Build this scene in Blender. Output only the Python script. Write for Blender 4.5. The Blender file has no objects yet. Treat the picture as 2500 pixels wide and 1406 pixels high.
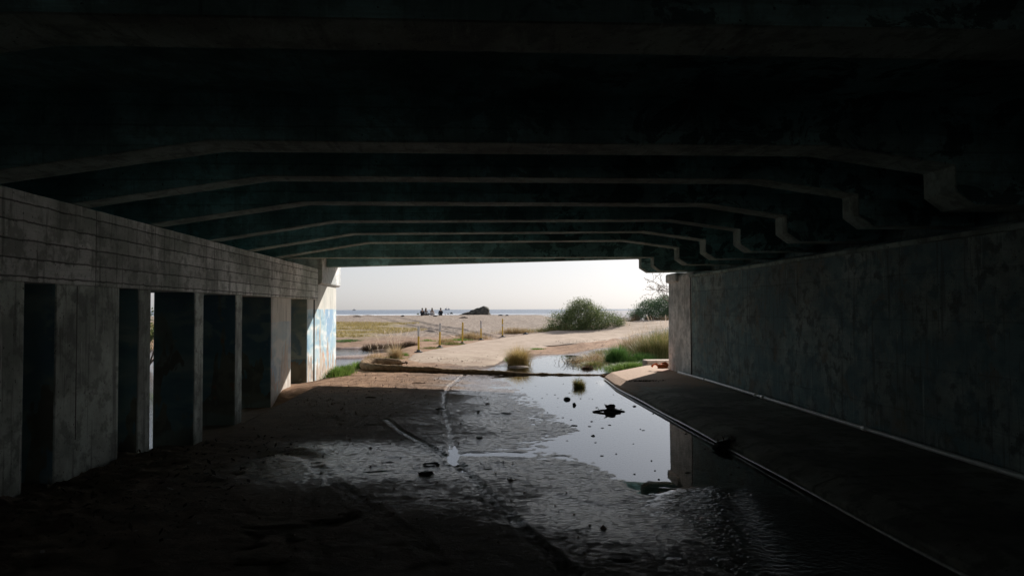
import bpy, bmesh, math, random
import numpy as np
from mathutils import Vector, Matrix, Euler
random.seed(7); RNG = np.random.default_rng(7)
R = math.radians
scene = bpy.context.scene
C = scene.collection

# ------------------------------------------------------------------ camera
H = 1.7
F = 1800.0
cam_d = bpy.data.cameras.new('camera'); cam = bpy.data.objects.new('camera', cam_d); C.objects.link(cam)
cam_d.sensor_width = 36; cam_d.sensor_fit = 'HORIZONTAL'; cam_d.lens = F / 2500 * 36
cam_d.clip_start = 0.05; cam_d.clip_end = 40000
YAW, PITCH, ROLL = math.atan(100 / F), math.atan(52 / F), -R(0.2)
cam.matrix_world = Matrix.Translation((0, 0, H)) @ Matrix.Rotation(-YAW, 4, 'Z') @ Matrix.Rotation(R(90) + PITCH, 4, 'X') @ Matrix.Rotation(ROLL, 4, 'Z')
scene.camera = cam
CM = cam.matrix_world.to_3x3()
def ray(px, py):
    d = CM @ Vector(((px - 1250) / F, -(py - 703) / F, -1.0))
    return d / d.y
# ------------------------------------------------------------------ light
SUN = Vector((0.525, 0.848, 0.483)).normalized()
SUN_EL = math.asin(SUN.z); SUN_AZ = math.atan2(SUN.x, SUN.y)
w = bpy.data.worlds.new('World'); scene.world = w; w.use_nodes = True
nt = w.node_tree; bgn = nt.nodes['Background']
sk = nt.nodes.new('ShaderNodeTexSky'); sk.sky_type = 'NISHITA'; sk.sun_disc = False
sk.sun_elevation = SUN_EL; sk.sun_rotation = SUN_AZ; sk.air_density = 1.0; sk.dust_density = 1.6; sk.ozone_density = 1.0
hs = nt.nodes.new('ShaderNodeHueSaturation'); hs.inputs['Saturation'].default_value = 0.5
tn = nt.nodes.new('ShaderNodeMix'); tn.data_type = 'RGBA'; tn.blend_type = 'MULTIPLY'; tn.inputs[0].default_value = 1.0; tn.inputs[7].default_value = (0.93, 0.965, 1.06, 1)
gm = nt.nodes.new('ShaderNodeGamma'); gm.inputs[1].default_value = 0.5
nt.links.new(sk.outputs[0], gm.inputs[0]); nt.links.new(gm.outputs[0], hs.inputs['Color']); nt.links.new(hs.outputs[0], tn.inputs[6]); nt.links.new(tn.outputs[2], bgn.inputs[0]); bgn.inputs[1].default_value = 0.129
sl = bpy.data.lights.new('sun', 'SUN'); sl.energy = 3.4; sl.angle = R(0.5); sl.color = (1.0, 0.93, 0.84)
so = bpy.data.objects.new('sun', sl); C.objects.link(so); so.rotation_euler = SUN.to_track_quat('Z', 'Y').to_euler(); so.location = (10, 20, 30)
vs = scene.view_settings
vs.view_transform = 'Standard'; vs.look = 'None'; vs.gamma = 1.0; vs.use_curve_mapping = False; vs.exposure = 1.0
scene.cycles.use_denoising = True
scene.cycles.max_bounces = 10; scene.cycles.diffuse_bounces = 7; scene.cycles.glossy_bounces = 4
scene.cycles.transparent_max_bounces = 12
scene.cycles.caustics_reflective = True; scene.cycles.blur_glossy = 0.6; scene.cycles.caustics_refractive = False
scene.cycles.sample_clamp_indirect = 6

# ------------------------------------------------------------------ helpers
def tag(o, label=None, cat=None, group=None, kind=None):
    if label: o['label'] = label
    if cat: o['category'] = cat
    if group: o['group'] = group
    if kind: o['kind'] = kind
    return o
def empty(name, loc, label, cat, group=None, rz=0):
    o = bpy.data.objects.new(name, None); C.objects.link(o); o.location = loc; o.rotation_euler[2] = rz
    o.empty_display_size = 0.1
    return tag(o, label, cat, group)
class MB:
    def __init__(s): s.v = []; s.f = []; s.m = []
    def add(s, vs_, fs_, mi=0):
        n = len(s.v); s.v += [tuple(p) for p in vs_]; s.f += [tuple(i + n for i in f) for f in fs_]; s.m += [mi] * len(fs_)
    def box(s, a, b, mi=0):
        (x0, y0, z0), (x1, y1, z1) = a, b
        s.add([(x0,y0,z0),(x1,y0,z0),(x1,y1,z0),(x0,y1,z0),(x0,y0,z1),(x1,y0,z1),(x1,y1,z1),(x0,y1,z1)],
              [(0,3,2,1),(4,5,6,7),(0,1,5,4),(1,2,6,5),(2,3,7,6),(3,0,4,7)], mi)
    def tube(s, pts, rad, n=8, mi=0, cap=True):
        pts = [Vector(p) for p in pts]
        if not hasattr(rad, '__len__'): rad = [rad] * len(pts)
        vs_, fs_ = [], []; up = Vector((0.13, 0.21, 1)).normalized()
        for i, p in enumerate(pts):
            t = (pts[min(i + 1, len(pts) - 1)] - pts[max(i - 1, 0)])
            t = t.normalized() if t.length > 1e-9 else Vector((0, 0, 1))
            a = t.cross(up)
            if a.length < 0.05: a = t.cross(Vector((1, 0, 0)))
            a.normalize(); b = t.cross(a)
            for k in range(n):
                th = 2 * math.pi * k / n
                vs_.append(p + (a * math.cos(th) + b * math.sin(th)) * rad[i])
        for i in range(len(pts) - 1):
            for k in range(n):
                k2 = (k + 1) % n
                fs_.append((i*n+k, i*n+k2, (i+1)*n+k2, (i+1)*n+k))
        if cap:
            fs_.append(tuple(range(n - 1, -1, -1))); fs_.append(tuple((len(pts)-1)*n + k for k in range(n)))
        s.add(vs_, fs_, mi)
    def blob(s, c, r, sub=2, rough=0.15, seed=0, mi=0, flat=None):
        bm = bmesh.new(); bmesh.ops.create_icosphere(bm, subdivisions=sub, radius=1)
        rs = np.random.default_rng(seed); dirs = rs.normal(size=(7, 3)); ph = rs.uniform(0, 6.28, 7); fr = rs.uniform(1.5, 4.5, 7)
        vs_ = []
        for v in bm.verts:
            n = sum(math.sin(fr[k] * float(np.dot(dirs[k], v.co)) + ph[k]) for k in range(7)) / 7
            q = v.co * (1 + rough * n * 2.2)
            q = Vector((q.x * r[0], q.y * r[1], q.z * r[2]))
            if flat is not None and q.z < flat: q.z = flat
            vs_.append(q + Vector(c))
        s.add(vs_, [tuple(v.index for v in f.verts) for f in bm.faces], mi); bm.free()
    def build(s, name, mats, parent=None, loc=(0, 0, 0), smooth=False, bevel=0):
        me = bpy.data.meshes.new(name); me.from_pydata(s.v, [], s.f)
        if not isinstance(mats, (list, tuple)): mats = [mats]
        for m in mats: me.materials.append(m)
        if len(mats) > 1: me.polygons.foreach_set('material_index', s.m)
        if smooth: me.polygons.foreach_set('use_smooth', [True] * len(me.polygons))
        me.update()
        o = bpy.data.objects.new(name, me); C.objects.link(o); o.location = loc
        if parent: o.parent = parent
        if bevel:
            b = o.modifiers.new('bevel', 'BEVEL'); b.width = bevel; b.segments = 2; b.limit_method = 'ANGLE'; b.angle_limit = R(40)
        return o

def vnoise(x, y, seed=0):
    xi = np.floor(x).astype(np.int64); yi = np.floor(y).astype(np.int64)
    fx = x - xi; fy = y - yi; fx = fx*fx*(3-2*fx); fy = fy*fy*(3-2*fy)
    def h(a, b):
        n = (a * 374761393 + b * 668265263 + seed * 1442695041) & 0x7fffffff
        n = ((n ^ (n >> 13)) * 1274126177) & 0x7fffffff
        n = (n ^ (n >> 16)) & 0xffff
        return n / 65535.0 * 2 - 1
    return (h(xi, yi)*(1-fx)+h(xi+1, yi)*fx)*(1-fy) + (h(xi, yi+1)*(1-fx)+h(xi+1, yi+1)*fx)*fy
def fbm(x, y, o=4, seed=0):
    r = 0; a = 1; t = 0
    for k in range(o):
        r = r + a * vnoise(x * 2**k + 13.7*k, y * 2**k - 7.1*k, seed + k); t += a; a *= 0.5
    return r / t
def sst(a, b, x):
    t = np.clip((x - a) / (b - a), 0, 1); return t*t*(3-2*t)

# ------------------------------------------------------------------ material helper
class NM:
    def __init__(s, name):
        s.m = bpy.data.materials.new(name); s.m.use_nodes = True; s.t = s.m.node_tree
        s.b = s.t.nodes['Principled BSDF']; s.out = s.t.nodes['Material Output']
    def n(s, typ, **kw):
        nd = s.t.nodes.new('ShaderNode' + typ)
        for k, v in kw.items():
            if k.startswith('_'): setattr(nd, k[1:], v)
        for k, v in kw.items():
            if k.startswith('_'): continue
            kk = int(k[1:]) if (k[0] == 'i' and k[1:].isdigit()) else k
            s.set(nd.inputs[kk], v)
        return nd
    def set(s, inp, v):
        if isinstance(v, bpy.types.NodeSocket): s.t.links.new(v, inp)
        elif isinstance(v, bpy.types.Node): s.t.links.new(v.outputs[0], inp)
        else:
            if isinstance(v, tuple) and len(v) == 3 and len(inp.default_value) == 4: v = v + (1,)
            inp.default_value = v
    def pos(s):
        return s.n('NewGeometry').outputs['Position']
    def scaled(s, v, sc):
        return s.n('VectorMath', _operation='MULTIPLY', i0=v, i1=sc).outputs[0]
    def noise(s, v, scale, detail=4, rough=0.55, dist=0.0):
        return s.n('TexNoise', Vector=v, Scale=scale, Detail=detail, Roughness=rough, Distortion=dist).outputs['Fac']
    def math(s, op, a, b=0.0, clamp=False):
        return s.n('Math', _operation=op, _use_clamp=clamp, i0=a, i1=b).outputs[0]
    def mr(s, v, a, b, c=0.0, d=1.0, smooth=True):
        nd = s.n('MapRange', _interpolation_type='SMOOTHSTEP' if smooth else 'LINEAR')
        for i, q in enumerate((v, a, b, c, d)): s.set(nd.inputs[i], q)
        return nd.outputs[0]
    def mix(s, f, a, b, mode='MIX'):
        nd = s.n('Mix', _data_type='RGBA', _blend_type=mode)
        s.set(nd.inputs[0], f); s.set(nd.inputs[6], a); s.set(nd.inputs[7], b)
        return nd.outputs[2]
    def ramp(s, f, stops):
        nd = s.n('ValToRGB', Fac=f); e = nd.color_ramp.elements
        while len(e) < len(stops): e.new(0.5)
        for q, (p, c) in zip(e, stops): q.position = p; q.color = tuple(c) + (1,)
        return nd.outputs[0]
    def attr(s, name):
        return s.n('Attribute', _attribute_name=name).outputs['Fac']
    def bump(s, h, strength=0.5, dist=0.01, normal=None):
        nd = s.n('Bump', Strength=strength, Distance=dist, Height=h)
        if normal is not None: s.set(nd.inputs['Normal'], normal)
        return nd.outputs[0]
    def fin(s, col=None, rough=None, normal=None, spec=None, metal=None):
        if col is not None: s.set(s.b.inputs['Base Color'], col)
        if rough is not None: s.set(s.b.inputs['Roughness'], rough)
        if normal is not None: s.set(s.b.inputs['Normal'], normal)
        if spec is not None: s.set(s.b.inputs['Specular IOR Level'], spec)
        if metal is not None: s.set(s.b.inputs['Metallic'], metal)
        return s.m
def plain(name, col, rough=0.7, var=0.25, scale=30, bump=0.3, spec=0.5, metal=0):
    m = NM(name); p = m.n('TexCoord').outputs['Object']; n = m.noise(p, scale)
    c = m.mix(m.mr(n, 0.3, 0.7), tuple(q*(1-var) for q in col), tuple(min(1, q*(1+var)) for q in col))
    return m.fin(c, rough, m.bump(n, bump, 0.01), spec, metal)

def concrete(name, base, swap=False, dark_patch=0.0, boff=0.37, bshift=0.0, sunlit_silt=False, boards=0.0, brow=0.2, bwid=2.6, stain=0.6, tint=None, drip=0.5, rough=0.85):
    """board-marked or plain cast concrete; texture runs in world metres: u along the face, v up"""
    m = NM(name); p = m.pos(); sx = m.n('SeparateXYZ', Vector=p)
    u = sx.outputs[0] if swap else sx.outputs[1]
    uv = m.n('CombineXYZ', X=u, Y=sx.outputs[2], Z=(sx.outputs[1] if swap else sx.outputs[0])).outputs[0]
    big = m.noise(uv, 0.9, 5, 0.6); med = m.noise(uv, 5, 6, 0.65); fine = m.noise(p, 60, 3, 0.6)
    grain = m.noise(m.scaled(uv, (1.2, 26, 1)), 3.0, 4, 0.6)
    drp = m.noise(m.scaled(uv, (6.5, 0.35, 1)), 2.0, 5, 0.65, 0.3)
    K = lambda f: tuple(min(0.92, q*f) for q in base)
    c = m.mix(m.mr(big, 0.38, 0.62), K(0.55), K(1.2))
    c = m.mix(m.math('MULTIPLY', m.mr(med, 0.48, 0.60), stain), c, K(0.25))
    if tint:
        tn = m.noise(m.scaled(uv, (1, 1.4, 1)), 1.3, 5, 0.65)
        c = m.mix(m.math('MULTIPLY', m.mr(tn, 0.42, 0.60), 0.75), c, tint)
        c = m.mix(m.math('MULTIPLY', m.mr(m.noise(m.scaled(uv, (1.3, 1, 1)), 2.1, 6, 0.7, 0.5), 0.55, 0.66), 0.6), c, (0.30, 0.25, 0.17))
    c = m.mix(m.math('MULTIPLY', m.mr(drp, 0.53, 0.66), drip), c, K(0.25))
    drl = m.noise(m.scaled(uv, (9, 0.5, 1)), 2.3, 5, 0.7, 0.2)
    c = m.mix(m.math('MULTIPLY', m.mr(drl, 0.60, 0.70), drip*0.9), c, K(1.5))
    blot = m.noise(uv, 17, 5, 0.75)
    c = m.mix(m.math('MULTIPLY', m.mr(blot, 0.52, 0.68), 0.45), c, K(0.45))
    pit = m.noise(p, 28, 2, 0.5)
    c = m.mix(m.mr(pit, 0.69, 0.73), c, K(0.15))
    if sunlit_silt:
        sl_ = m.math('ADD', sx.outputs[1], m.math('MULTIPLY', m.math('SUBTRACT', med, 0.5), 3.0))
        c = m.mix(m.mr(sl_, 13.6, 15.2, 0.0, 0.92), c, m.mix(m.mr(blot, 0.4, 0.65), (0.50, 0.33, 0.23), (0.36, 0.23, 0.155)))  # silt brown at the far end, also painting in its sunlit tone
    if dark_patch:
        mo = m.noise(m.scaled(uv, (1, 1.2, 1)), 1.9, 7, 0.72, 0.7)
        c = m.mix(m.math('MULTIPLY', m.math('MULTIPLY', m.mr(mo, 0.51, 0.54), m.mr(sx.outputs[0], -1.5, 2.0, 0.25, 1.0)), dark_patch), c, K(0.15))  # dark leaf-like patches in the face colour, stronger towards the right
    hgt = m.math('ADD', m.math('MULTIPLY', med, 0.8), m.math('MULTIPLY', fine, 0.25))
    hgt = m.math('SUBTRACT', hgt, m.math('MULTIPLY', m.mr(pit, 0.68, 0.75), 0.8))
    if boards:
        wob = m.n('CombineXYZ', X=m.math('ADD', u, bshift), Y=m.math('ADD', sx.outputs[2], m.math('MULTIPLY', m.math('SUBTRACT', med, 0.5), 0.045)), Z=0.0).outputs[0]
        br = m.n('TexBrick', Vector=wob, Scale=1.0); br.offset = boff; br.inputs['Mortar Size'].default_value = 0.010
        br.inputs['Mortar Smooth'].default_value = 0.3; br.inputs['Brick Width'].default_value = bwid; br.inputs['Row Height'].default_value = brow
        br.inputs['Color1'].default_value = (0.72,)*3 + (1,); br.inputs['Color2'].default_value = (1.15,)*3 + (1,); br.inputs['Mortar'].default_value = (0.10,)*3 + (1,)
        c = m.mix(boards, c, m.mix(1.0, c, br.outputs['Color'], 'MULTIPLY'))
        c = m.mix(m.math('MULTIPLY', m.mr(grain, 0.4, 0.65), 0.3), c, tuple(q*0.55 for q in base))
        hgt = m.math('ADD', hgt, m.math('MULTIPLY', grain, 0.7))
        hgt = m.math('SUBTRACT', hgt, m.math('MULTIPLY', br.outputs['Fac'], 1.6))
    return m.fin(c, rough, m.bump(hgt, 0.6, 0.02), 0.3)

M = {}
M['deck'] = concrete('deck_concrete', (0.42, 0.72, 0.74), swap=True, dark_patch=0.85, boards=0.25, brow=0.17, bwid=3.5, stain=0.4, drip=0.3)
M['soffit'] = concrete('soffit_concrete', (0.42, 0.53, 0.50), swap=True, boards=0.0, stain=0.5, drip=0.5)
M['cap'] = concrete('board_marked_concrete', (0.80, 0.86, 0.80), boards=0.85, brow=0.168, bwid=3.9, stain=0.6, drip=0.85, boff=0.0, bshift=-0.5)
M['wall'] = concrete('stained_wall_concrete', (0.44, 0.54, 0.53), boards=0.22, brow=0.52, bwid=400.0, stain=0.85, tint=(0.17, 0.32, 0.37), drip=0.7)
M['pier'] = concrete('pale_pier_concrete', (0.80, 0.86, 0.88), boards=0.0, stain=0.4, drip=0.5)
M['pave'] = concrete('pavement_concrete', (0.27, 0.27, 0.23), swap=True, stain=0.6, drip=0.0, sunlit_silt=True)

# column faces: bare concrete with the washed-out mural near the floor
def mural(name, strong=1.0, top=1.72, seed=0.0, dark=1.0):
    m = NM(name); p = m.pos(); sx = m.n('SeparateXYZ', Vector=p)
    q = m.n('VectorMath', _operation='ADD', i0=p, i1=(seed, seed, 0)).outputs[0]
    big = m.noise(q, 1.1, 4, 0.5); med = m.noise(q, 3.0, 4, 0.5, 0.5); fine = m.noise(p, 50, 3)
    vert = m.noise(m.scaled(q, (1.4, 2.4, 0.5)), 1.7, 3, 0.5, 0.3)
    wave = m.noise(m.scaled(q, (1, 1.0, 2.6)), 1.1, 4, 0.5, 0.9)
    conc = m.mix(m.mr(big, 0.3, 0.7), (0.50, 0.51, 0.48), (0.68, 0.67, 0.62))
    conc = m.mix(m.math('MULTIPLY', m.mr(m.noise(m.scaled(q, (5, 5, 0.4)), 2, 5), 0.52, 0.7), 0.5), conc, (0.17, 0.16, 0.15))
    sea = m.ramp(wave, [(0.30, (0.22, 0.38, 0.52)), (0.45, (0.36, 0.54, 0.64)), (0.56, (0.52, 0.63, 0.68)), (0.64, (0.72, 0.76, 0.77))])
    sea = m.mix(m.mr(m.noise(q, 0.8, 2), 0.45, 0.62), sea, m.mix(m.mr(med, 0.5, 0.6), (0.24, 0.40, 0.58), (0.58, 0.69, 0.75)))
    # gold kelp strokes and brown rock rising from the floor
    sea = m.mix(m.math('MULTIPLY', m.mr(vert, 0.63, 0.67), 0.55), sea, m.mix(m.mr(med, 0.4, 0.6), (0.52, 0.36, 0.22), (0.62, 0.52, 0.36)))
    rk = m.math('SUBTRACT', m.math('MULTIPLY', m.math('SUBTRACT', vert, 0.42), 4.5), sx.outputs[2])
    rock = m.mix(m.mr(med, 0.42, 0.6), (0.34, 0.27, 0.23), (0.52, 0.44, 0.37))
    rock = m.mix(m.mr(m.noise(q, 3.2, 3), 0.62, 0.66), rock, (0.62, 0.30, 0.20))
    sea = m.mix(m.mr(rk, -0.02, 0.05), sea, rock)
    edge = m.math('ADD', sx.outputs[2], m.math('MULTIPLY', m.math('SUBTRACT', med, 0.5), 0.05))
    f = m.math('MULTIPLY', m.mr(edge, top + 0.01, top - 0.01), strong)
    foot = m.mr(m.math('ADD', edge, m.math('MULTIPLY', m.math('SUBTRACT', big, 0.5), 0.8)), -0.20, -0.12)
    wear = m.mr(m.noise(q, 5, 4, 0.6), 0.68, 0.60)
    f = m.math('MULTIPLY', m.math('MULTIPLY', f, foot), m.math('ADD', 0.25, m.math('MULTIPLY', wear, 0.75)))
    c = m.mix(f, conc, sea)
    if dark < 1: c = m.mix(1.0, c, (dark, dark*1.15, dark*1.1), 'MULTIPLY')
    h = m.math('ADD', m.math('MULTIPLY', med, 0.5), m.math('MULTIPLY', fine, 0.3))
    return m.fin(c, 0.8, m.bump(h, 0.4, 0.012), 0.3)
M['mural'] = mural('painted_sea_mural', 1.0)
M['mural_faint'] = mural('faded_sea_mural', 0.55, 1.45, 3.7)
M['column'] = concrete('column_concrete', (0.58, 0.64, 0.60), boards=0.0, stain=0.6, drip=0.7)
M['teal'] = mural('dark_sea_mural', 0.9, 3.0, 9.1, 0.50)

# ------------------------------------------------------------------ terrain
XS_Y = [-12, 0, 5, 6.1, 6.7, 7.5, 8.55, 8.95, 9.45, 10.3, 11.1, 14.3, 17.6, 20.5, 24, 27, 30]
XS_X = [2.2, 2.0, 1.75, 1.65, 1.6, 1.42, 1.12, 0.85, 0.95, 1.45, 1.3, 1.12, 0.78, 0.75, 1.6, 3.0, 9.0]
def pixz(px, py, z):
    d = ray(px, py); t = (z - H) / d.z
    return (d.x * t, t)
def track(pts, z=0.0): return np.array([pixz(a, b, z) for a, b in pts])
TR = [(track([(1135,915),(1098,945),(1082,965),(1082,1000),(1096,1050),(1103,1095),(1108,1125),(1130,1155),(1200,1222),(1290,1312),(1400,1410)]), 0.050, 1.6),
      (track([(1003,925),(1005,955),(985,985),(930,1012),(880,1045)]), 0.06, 0.6),
      (track([(940,1030),(975,1058),(1030,1085),(1075,1110),(1112,1135)]), 0.045, 1.5),
      (track([(740,1120),(790,1165),(880,1240),(1010,1320),(1080,1400)]), 0.06, 0.7),
      (track([(775,1150),(748,1230),(750,1320),(790,1400)]), 0.06, 0.6),
      (track([(1120,1150),(1190,1235),(1300,1330),(1370,1400)]), 0.06, 0.8),
      (track([(1150,1108),(1190,1106),(1245,1109),(1290,1112)]), 0.09, 0.55),
      (track([(1180,1118),(1290,1190),(1400,1225),(1560,1250)]), 0.05, 0.35),
      (track([(1015,915),(1010,938),(1000,960)]), 0.03, 0.5)]
BT = [(track([(830,776),(905,781),(1000,792),(1100,800),(1200,812)], 0.5), 0.35, 1.0), (track([(860,779),(950,781),(1060,792),(1180,801),(1290,812),(1330,820)], 0.5), 0.35, 1.0),
      (track([(1030,803),(1150,809),(1260,814)], 0.35), 0.3, 0.8)]
def segdist(X, Y, P):
    d = np.full(X.shape, 1e9)
    for (ax, ay), (bx, by) in zip(P[:-1], P[1:]):
        vx, vy = bx-ax, by-ay; L = vx*vx+vy*vy
        t = np.clip(((X-ax)*vx+(Y-ay)*vy)/L, 0, 1)
        d = np.minimum(d, np.hypot(X-ax-t*vx, Y-ay-t*vy))
    return d
BASE_Y = [-4000, -30, 0, 22, 30, 44, 60, 75, 90, 96, 112, 135, 300, 6000]
BASE_Z = [2.0, 0.4, 0.0, 0.0, -0.10, 0.02, 0.40, 0.72, 0.97, 0.98, 0.2, -1.6, -5, -20]
POND = -0.45
def terrain(X, Y, detail=True):
    X = np.asarray(X, float); Y = np.asarray(Y, float)
    z = np.interp(Y, BASE_Y, BASE_Z)
    out = sst(24, 34, Y)
    z = z + out * (0.10*fbm(X/9, Y/9, 3, 5) + 0.03*fbm(X/1.6, Y/1.6, 3, 9)) * sst(0.9, 0.3, np.abs(z-0.35))*1.0
    # under the bridge and just outside: mud shelf falling to the puddle on the right
    xs = np.interp(Y, XS_Y, XS_X)
    near = 1 - sst(27, 31, Y)
    s = xs - X
    puddle = np.clip(0.018 * s, -0.05, 0.045)
    puddle = np.where(s > 0, puddle * (0.55 + 0.45*sst(0, 2.5, s)), puddle*3.2)
    puddle = puddle - 0.35*sst(2.9, 4.2, X)*sst(19.5, 21.5, Y)*(1-sst(3.2, 5.2, X))*0 
    z = z*(1-near) + near * puddle
    # troughs that hold thin water across the mud
    z = z - near*0.048*np.exp(-((Y-8.65-0.2*np.sin(X*5))/0.22)**2)*sst(-2.75, -2.4, X)*(1-sst(-1.9, -1.5, X))
    z = z - near*0.022*np.exp(-((Y-8.68)/0.09)**2)*sst(-0.25, 0.0, X)*(1-sst(0.65, 0.8, X))
    z = z - near*0.030*np.exp(-((Y-8.5)/0.55)**2)*np.exp(-((X+0.21+0.05*(8.5-Y))/0.075)**2)
    # left: drop to the ditch beside the columns, and the lower creek bed beyond
    ed = -3.35 + 0.03*fbm(Y/1.3, Y*0, 2, 3)
    dit = sst(ed+0.0, ed-0.14, X) * sst(9.1, 10.2, Y) * (1-sst(15.6, 16.6, Y))
    z = z - 0.36*dit*near
    z = z - near*sst(-3.2, -4.3, X)*(0.10 + 0.0*Y)*(1-sst(9, 10, Y)*(1-sst(15.6, 16.6, Y)))*sst(6, 8, Y)
    slope_l = sst(-3.3, -4.6, X) * sst(17, 22.5, Y)*(1-sst(60, 66, Y)) * 0.42
    z = z - near*slope_l
    creek = sst(-4.6, -5.6, X)*(1-sst(31.5, 33.5, Y))*sst(-40, -25, Y)
    z = z - creek*(0.55 - near*slope_l)
    # creek bend outside, crossing left of the path
    pn = 0.35*fbm(X/2.2, Y/2.2, 3, 21)
    e1 = ((X + 11.5)/6.9)**2 + ((Y - 37.6)/3.9)**2 + pn*0.7
    e2 = ((X + 10.5)/6.3)**2 + ((Y - 29.6)/3.3)**2 + pn*0.7
    z = z - 0.85*(1-sst(0.8, 1.2, e1)) * sst(26, 30, Y)
    z = z - 0.80*(1-sst(0.8, 1.2, e2)) * (sst(22, 25, Y))*(1-creek)
    z = z - 0.34*sst(-2.7, -4.2, X)*sst(23, 27, Y)*(1-sst(40, 46, Y))
    z = np.where((X < -3.2) & (Y > 30.5) & (Y < 36), np.maximum(z, -0.37 - 0.45*((Y-33.2-0.25*pn)/0.9)**2 - 0.3*sst(-9, -11, X)), z)
    # right, beyond the pavement: bank with grass
    z = z + 0.16*sst(3.7, 5.2, X)*sst(19.5, 21, Y)*(1-sst(34, 40, Y)) + 0.05*sst(3.2, 4.4, X)*sst(20, 21, Y)*(1-sst(34, 40, Y))
    z = z + 0.5*sst(9, 16, X)*sst(40, 52, Y)*(1-sst(90, 110, Y))
    z = z + 0.35*np.exp(-((X-11)/4.5)**2 - ((Y-54)/4.0)**2)
    if detail:
        nf = near * sst(-0.2, 0.3, Y)
        am = 0.0042 + 0.002*sst(0.3, 0.7, np.sin(Y*1.7+X)) + 0.010*sst(0.5, -1.5, X)*sst(6.5, 5, Y) + 0.012*sst(14.6, 16.5, Y)*sst(1.5, -0.5, X) + 0.016*sst(-1.6, -3.0, X)*sst(10.5, 8.8, Y)
        st = fbm(X/0.22 + 0.5*Y, Y/0.20, 4, 31)
        z = z + nf*am*st + nf*0.006*fbm(X/1.1, Y/0.9, 3, 41)
        z = z + nf*(0.0036+0.004*sst(0.75, 0.1, np.abs(s)))*fbm(X/0.085, Y/0.085, 2, 51)
        # hoof and foot prints
        pr = vnoise(X/0.16+3*vnoise(X/0.5, Y/0.5, 3), Y/0.16, 77); z = z - nf*0.018*sst(0.62, 0.9, pr)*sst(0.1, 0.5, vnoise(X/1.3, Y/1.0, 78))
        for P, wd, a in TR:
            d = segdist(X, Y, P)
            q = 0.7+0.3*vnoise(X/0.07, Y/0.07, 5)
            z = z + nf*a*(0.8+0.2*sst(4.5, 8, Y))*q*(-0.013*np.exp(-((d-0.6*wd)/(0.45*wd))**2) + 0.008*np.exp(-((d-1.7*wd)/(0.5*wd))**2))
        # litter banked at the left
        z = z + nf*0.07*sst(-2.6, -3.8, X)*(1-sst(9.0, 10, Y))*np.maximum(0, fbm(X/0.13, Y/0.13, 3, 61)+0.25)
        bm_ = sst(40, 50, Y)*(1-sst(95, 100, Y))
        z = z + bm_*0.05*fbm(X/0.7, Y/0.9, 3, 71)
        for P, wd, a in BT:
            d = segdist(X, Y, P)
            z = z + bm_*a*(-0.09*np.exp(-(d/wd)**2) + 0.06*np.exp(-((d-1.5*wd)/(0.5*wd))**2))
    return z
_bx = np.concatenate([np.linspace(-60, -8, 105), np.arange(-7.9, 8, .1), np.linspace(8.2, 60, 105)]); _by = np.concatenate([np.arange(0, 34, .1), np.arange(34, 140, .5)])
_bz = terrain(*np.meshgrid(_bx, _by), False)
def tzv(x, y):
    x = np.asarray(x, float); y = np.asarray(y, float)
    i = np.clip(np.searchsorted(_bx, x)-1, 0, len(_bx)-2); j = np.clip(np.searchsorted(_by, y)-1, 0, len(_by)-2)
    u = np.clip((x-_bx[i])/(_bx[i+1]-_bx[i]), 0, 1); v = np.clip((y-_by[j])/(_by[j+1]-_by[j]), 0, 1)
    return (_bz[j, i]*(1-u)+_bz[j, i+1]*u)*(1-v)+(_bz[j+1, i]*(1-u)+_bz[j+1, i+1]*u)*v
def tz(x, y): return float(tzv(x, y))
def at(px, py):
    """the point of the ground that the photograph shows at a pixel"""
    d = ray(px, py); ts = np.concatenate([np.linspace(3, 40, 900), np.linspace(40, 130, 900)])
    hz = tzv(d.x*ts, ts); k = np.argmax(H + d.z*ts <= hz)
    return (float(d.x*ts[k]), float(ts[k]), float(hz[k]))

def axis(parts):
    r = [parts[0][0]]
    for a, b, st in parts:
        n = max(1, int(round((b-a)/st))); r += list(np.linspace(a, b, n+1)[1:])
    return np.array(r)
def grow(a, b, s0, k=1.28):
    r = []; x = a; s = s0
    while x < b: s *= k; x += s; r.append(min(x, b))
    return r
gx = axis([(-26, -5.6, .28), (-5.6, -3.6, .07), (-3.6, 3.3, .03), (3.3, 5.6, .1), (5.6, 26, .28)])
gx = np.array([-q for q in grow(26, 4000, .3)][::-1] + list(gx) + grow(26, 4000, .3))
gy = axis([(-12, 3.5, .3), (3.5, 16.2, .03), (16.2, 23, .055), (23, 34, .13), (34, 100, .22)])
gy = np.array([-q for q in grow(12, 4000, .3)][::-1] + list(gy) + grow(100, 6000, .3))
GX, GY = np.meshgrid(gx, gy); GZ = terrain(GX, GY)
nx, ny = len(gx), len(gy)
# surface kinds, stored as attributes: wet film, beach shingle, grass tint, damp
xs = np.interp(GY, XS_Y, XS_X)
nz1 = fbm(GX/0.7, GY/0.5, 4, 91); nz2 = fbm(GX/2.5, GY/2, 3, 95)
band = np.exp(-((GY-8.3)/1.25)**2)*sst(-3.0, -2.0, GX)
WET = np.maximum(sst(2.3, 0.15, xs-GX+0.6*nz1), band*0.95)
WET = np.maximum(WET, 0.50*sst(-2.6, 0.4, GX+0.5*nz1)*sst(5, 7, GY)*(1-sst(13.0, 15.5, GY)))
WET = np.where(GY < 5.8, WET*np.clip(0.35+0.65*sst(4.6, 6.4, GY), 0, 1), WET)
for P, wd, a in TR: WET = np.maximum(WET, min(a, 1)**2*(0.56+0.44*np.exp(-((GY-8.6)/1.3)**2))*np.exp(-(segdist(GX, GY, P)/(wd*1.15))**2)*sst(5.0, 6.8, GY)*(1-sst(17.5, 19, GY)))
damp = np.clip(sst(3.2, 0.6, xs-GX+0.8*nz1)*(1-sst(26, 30, GY)), 0, 1)
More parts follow.
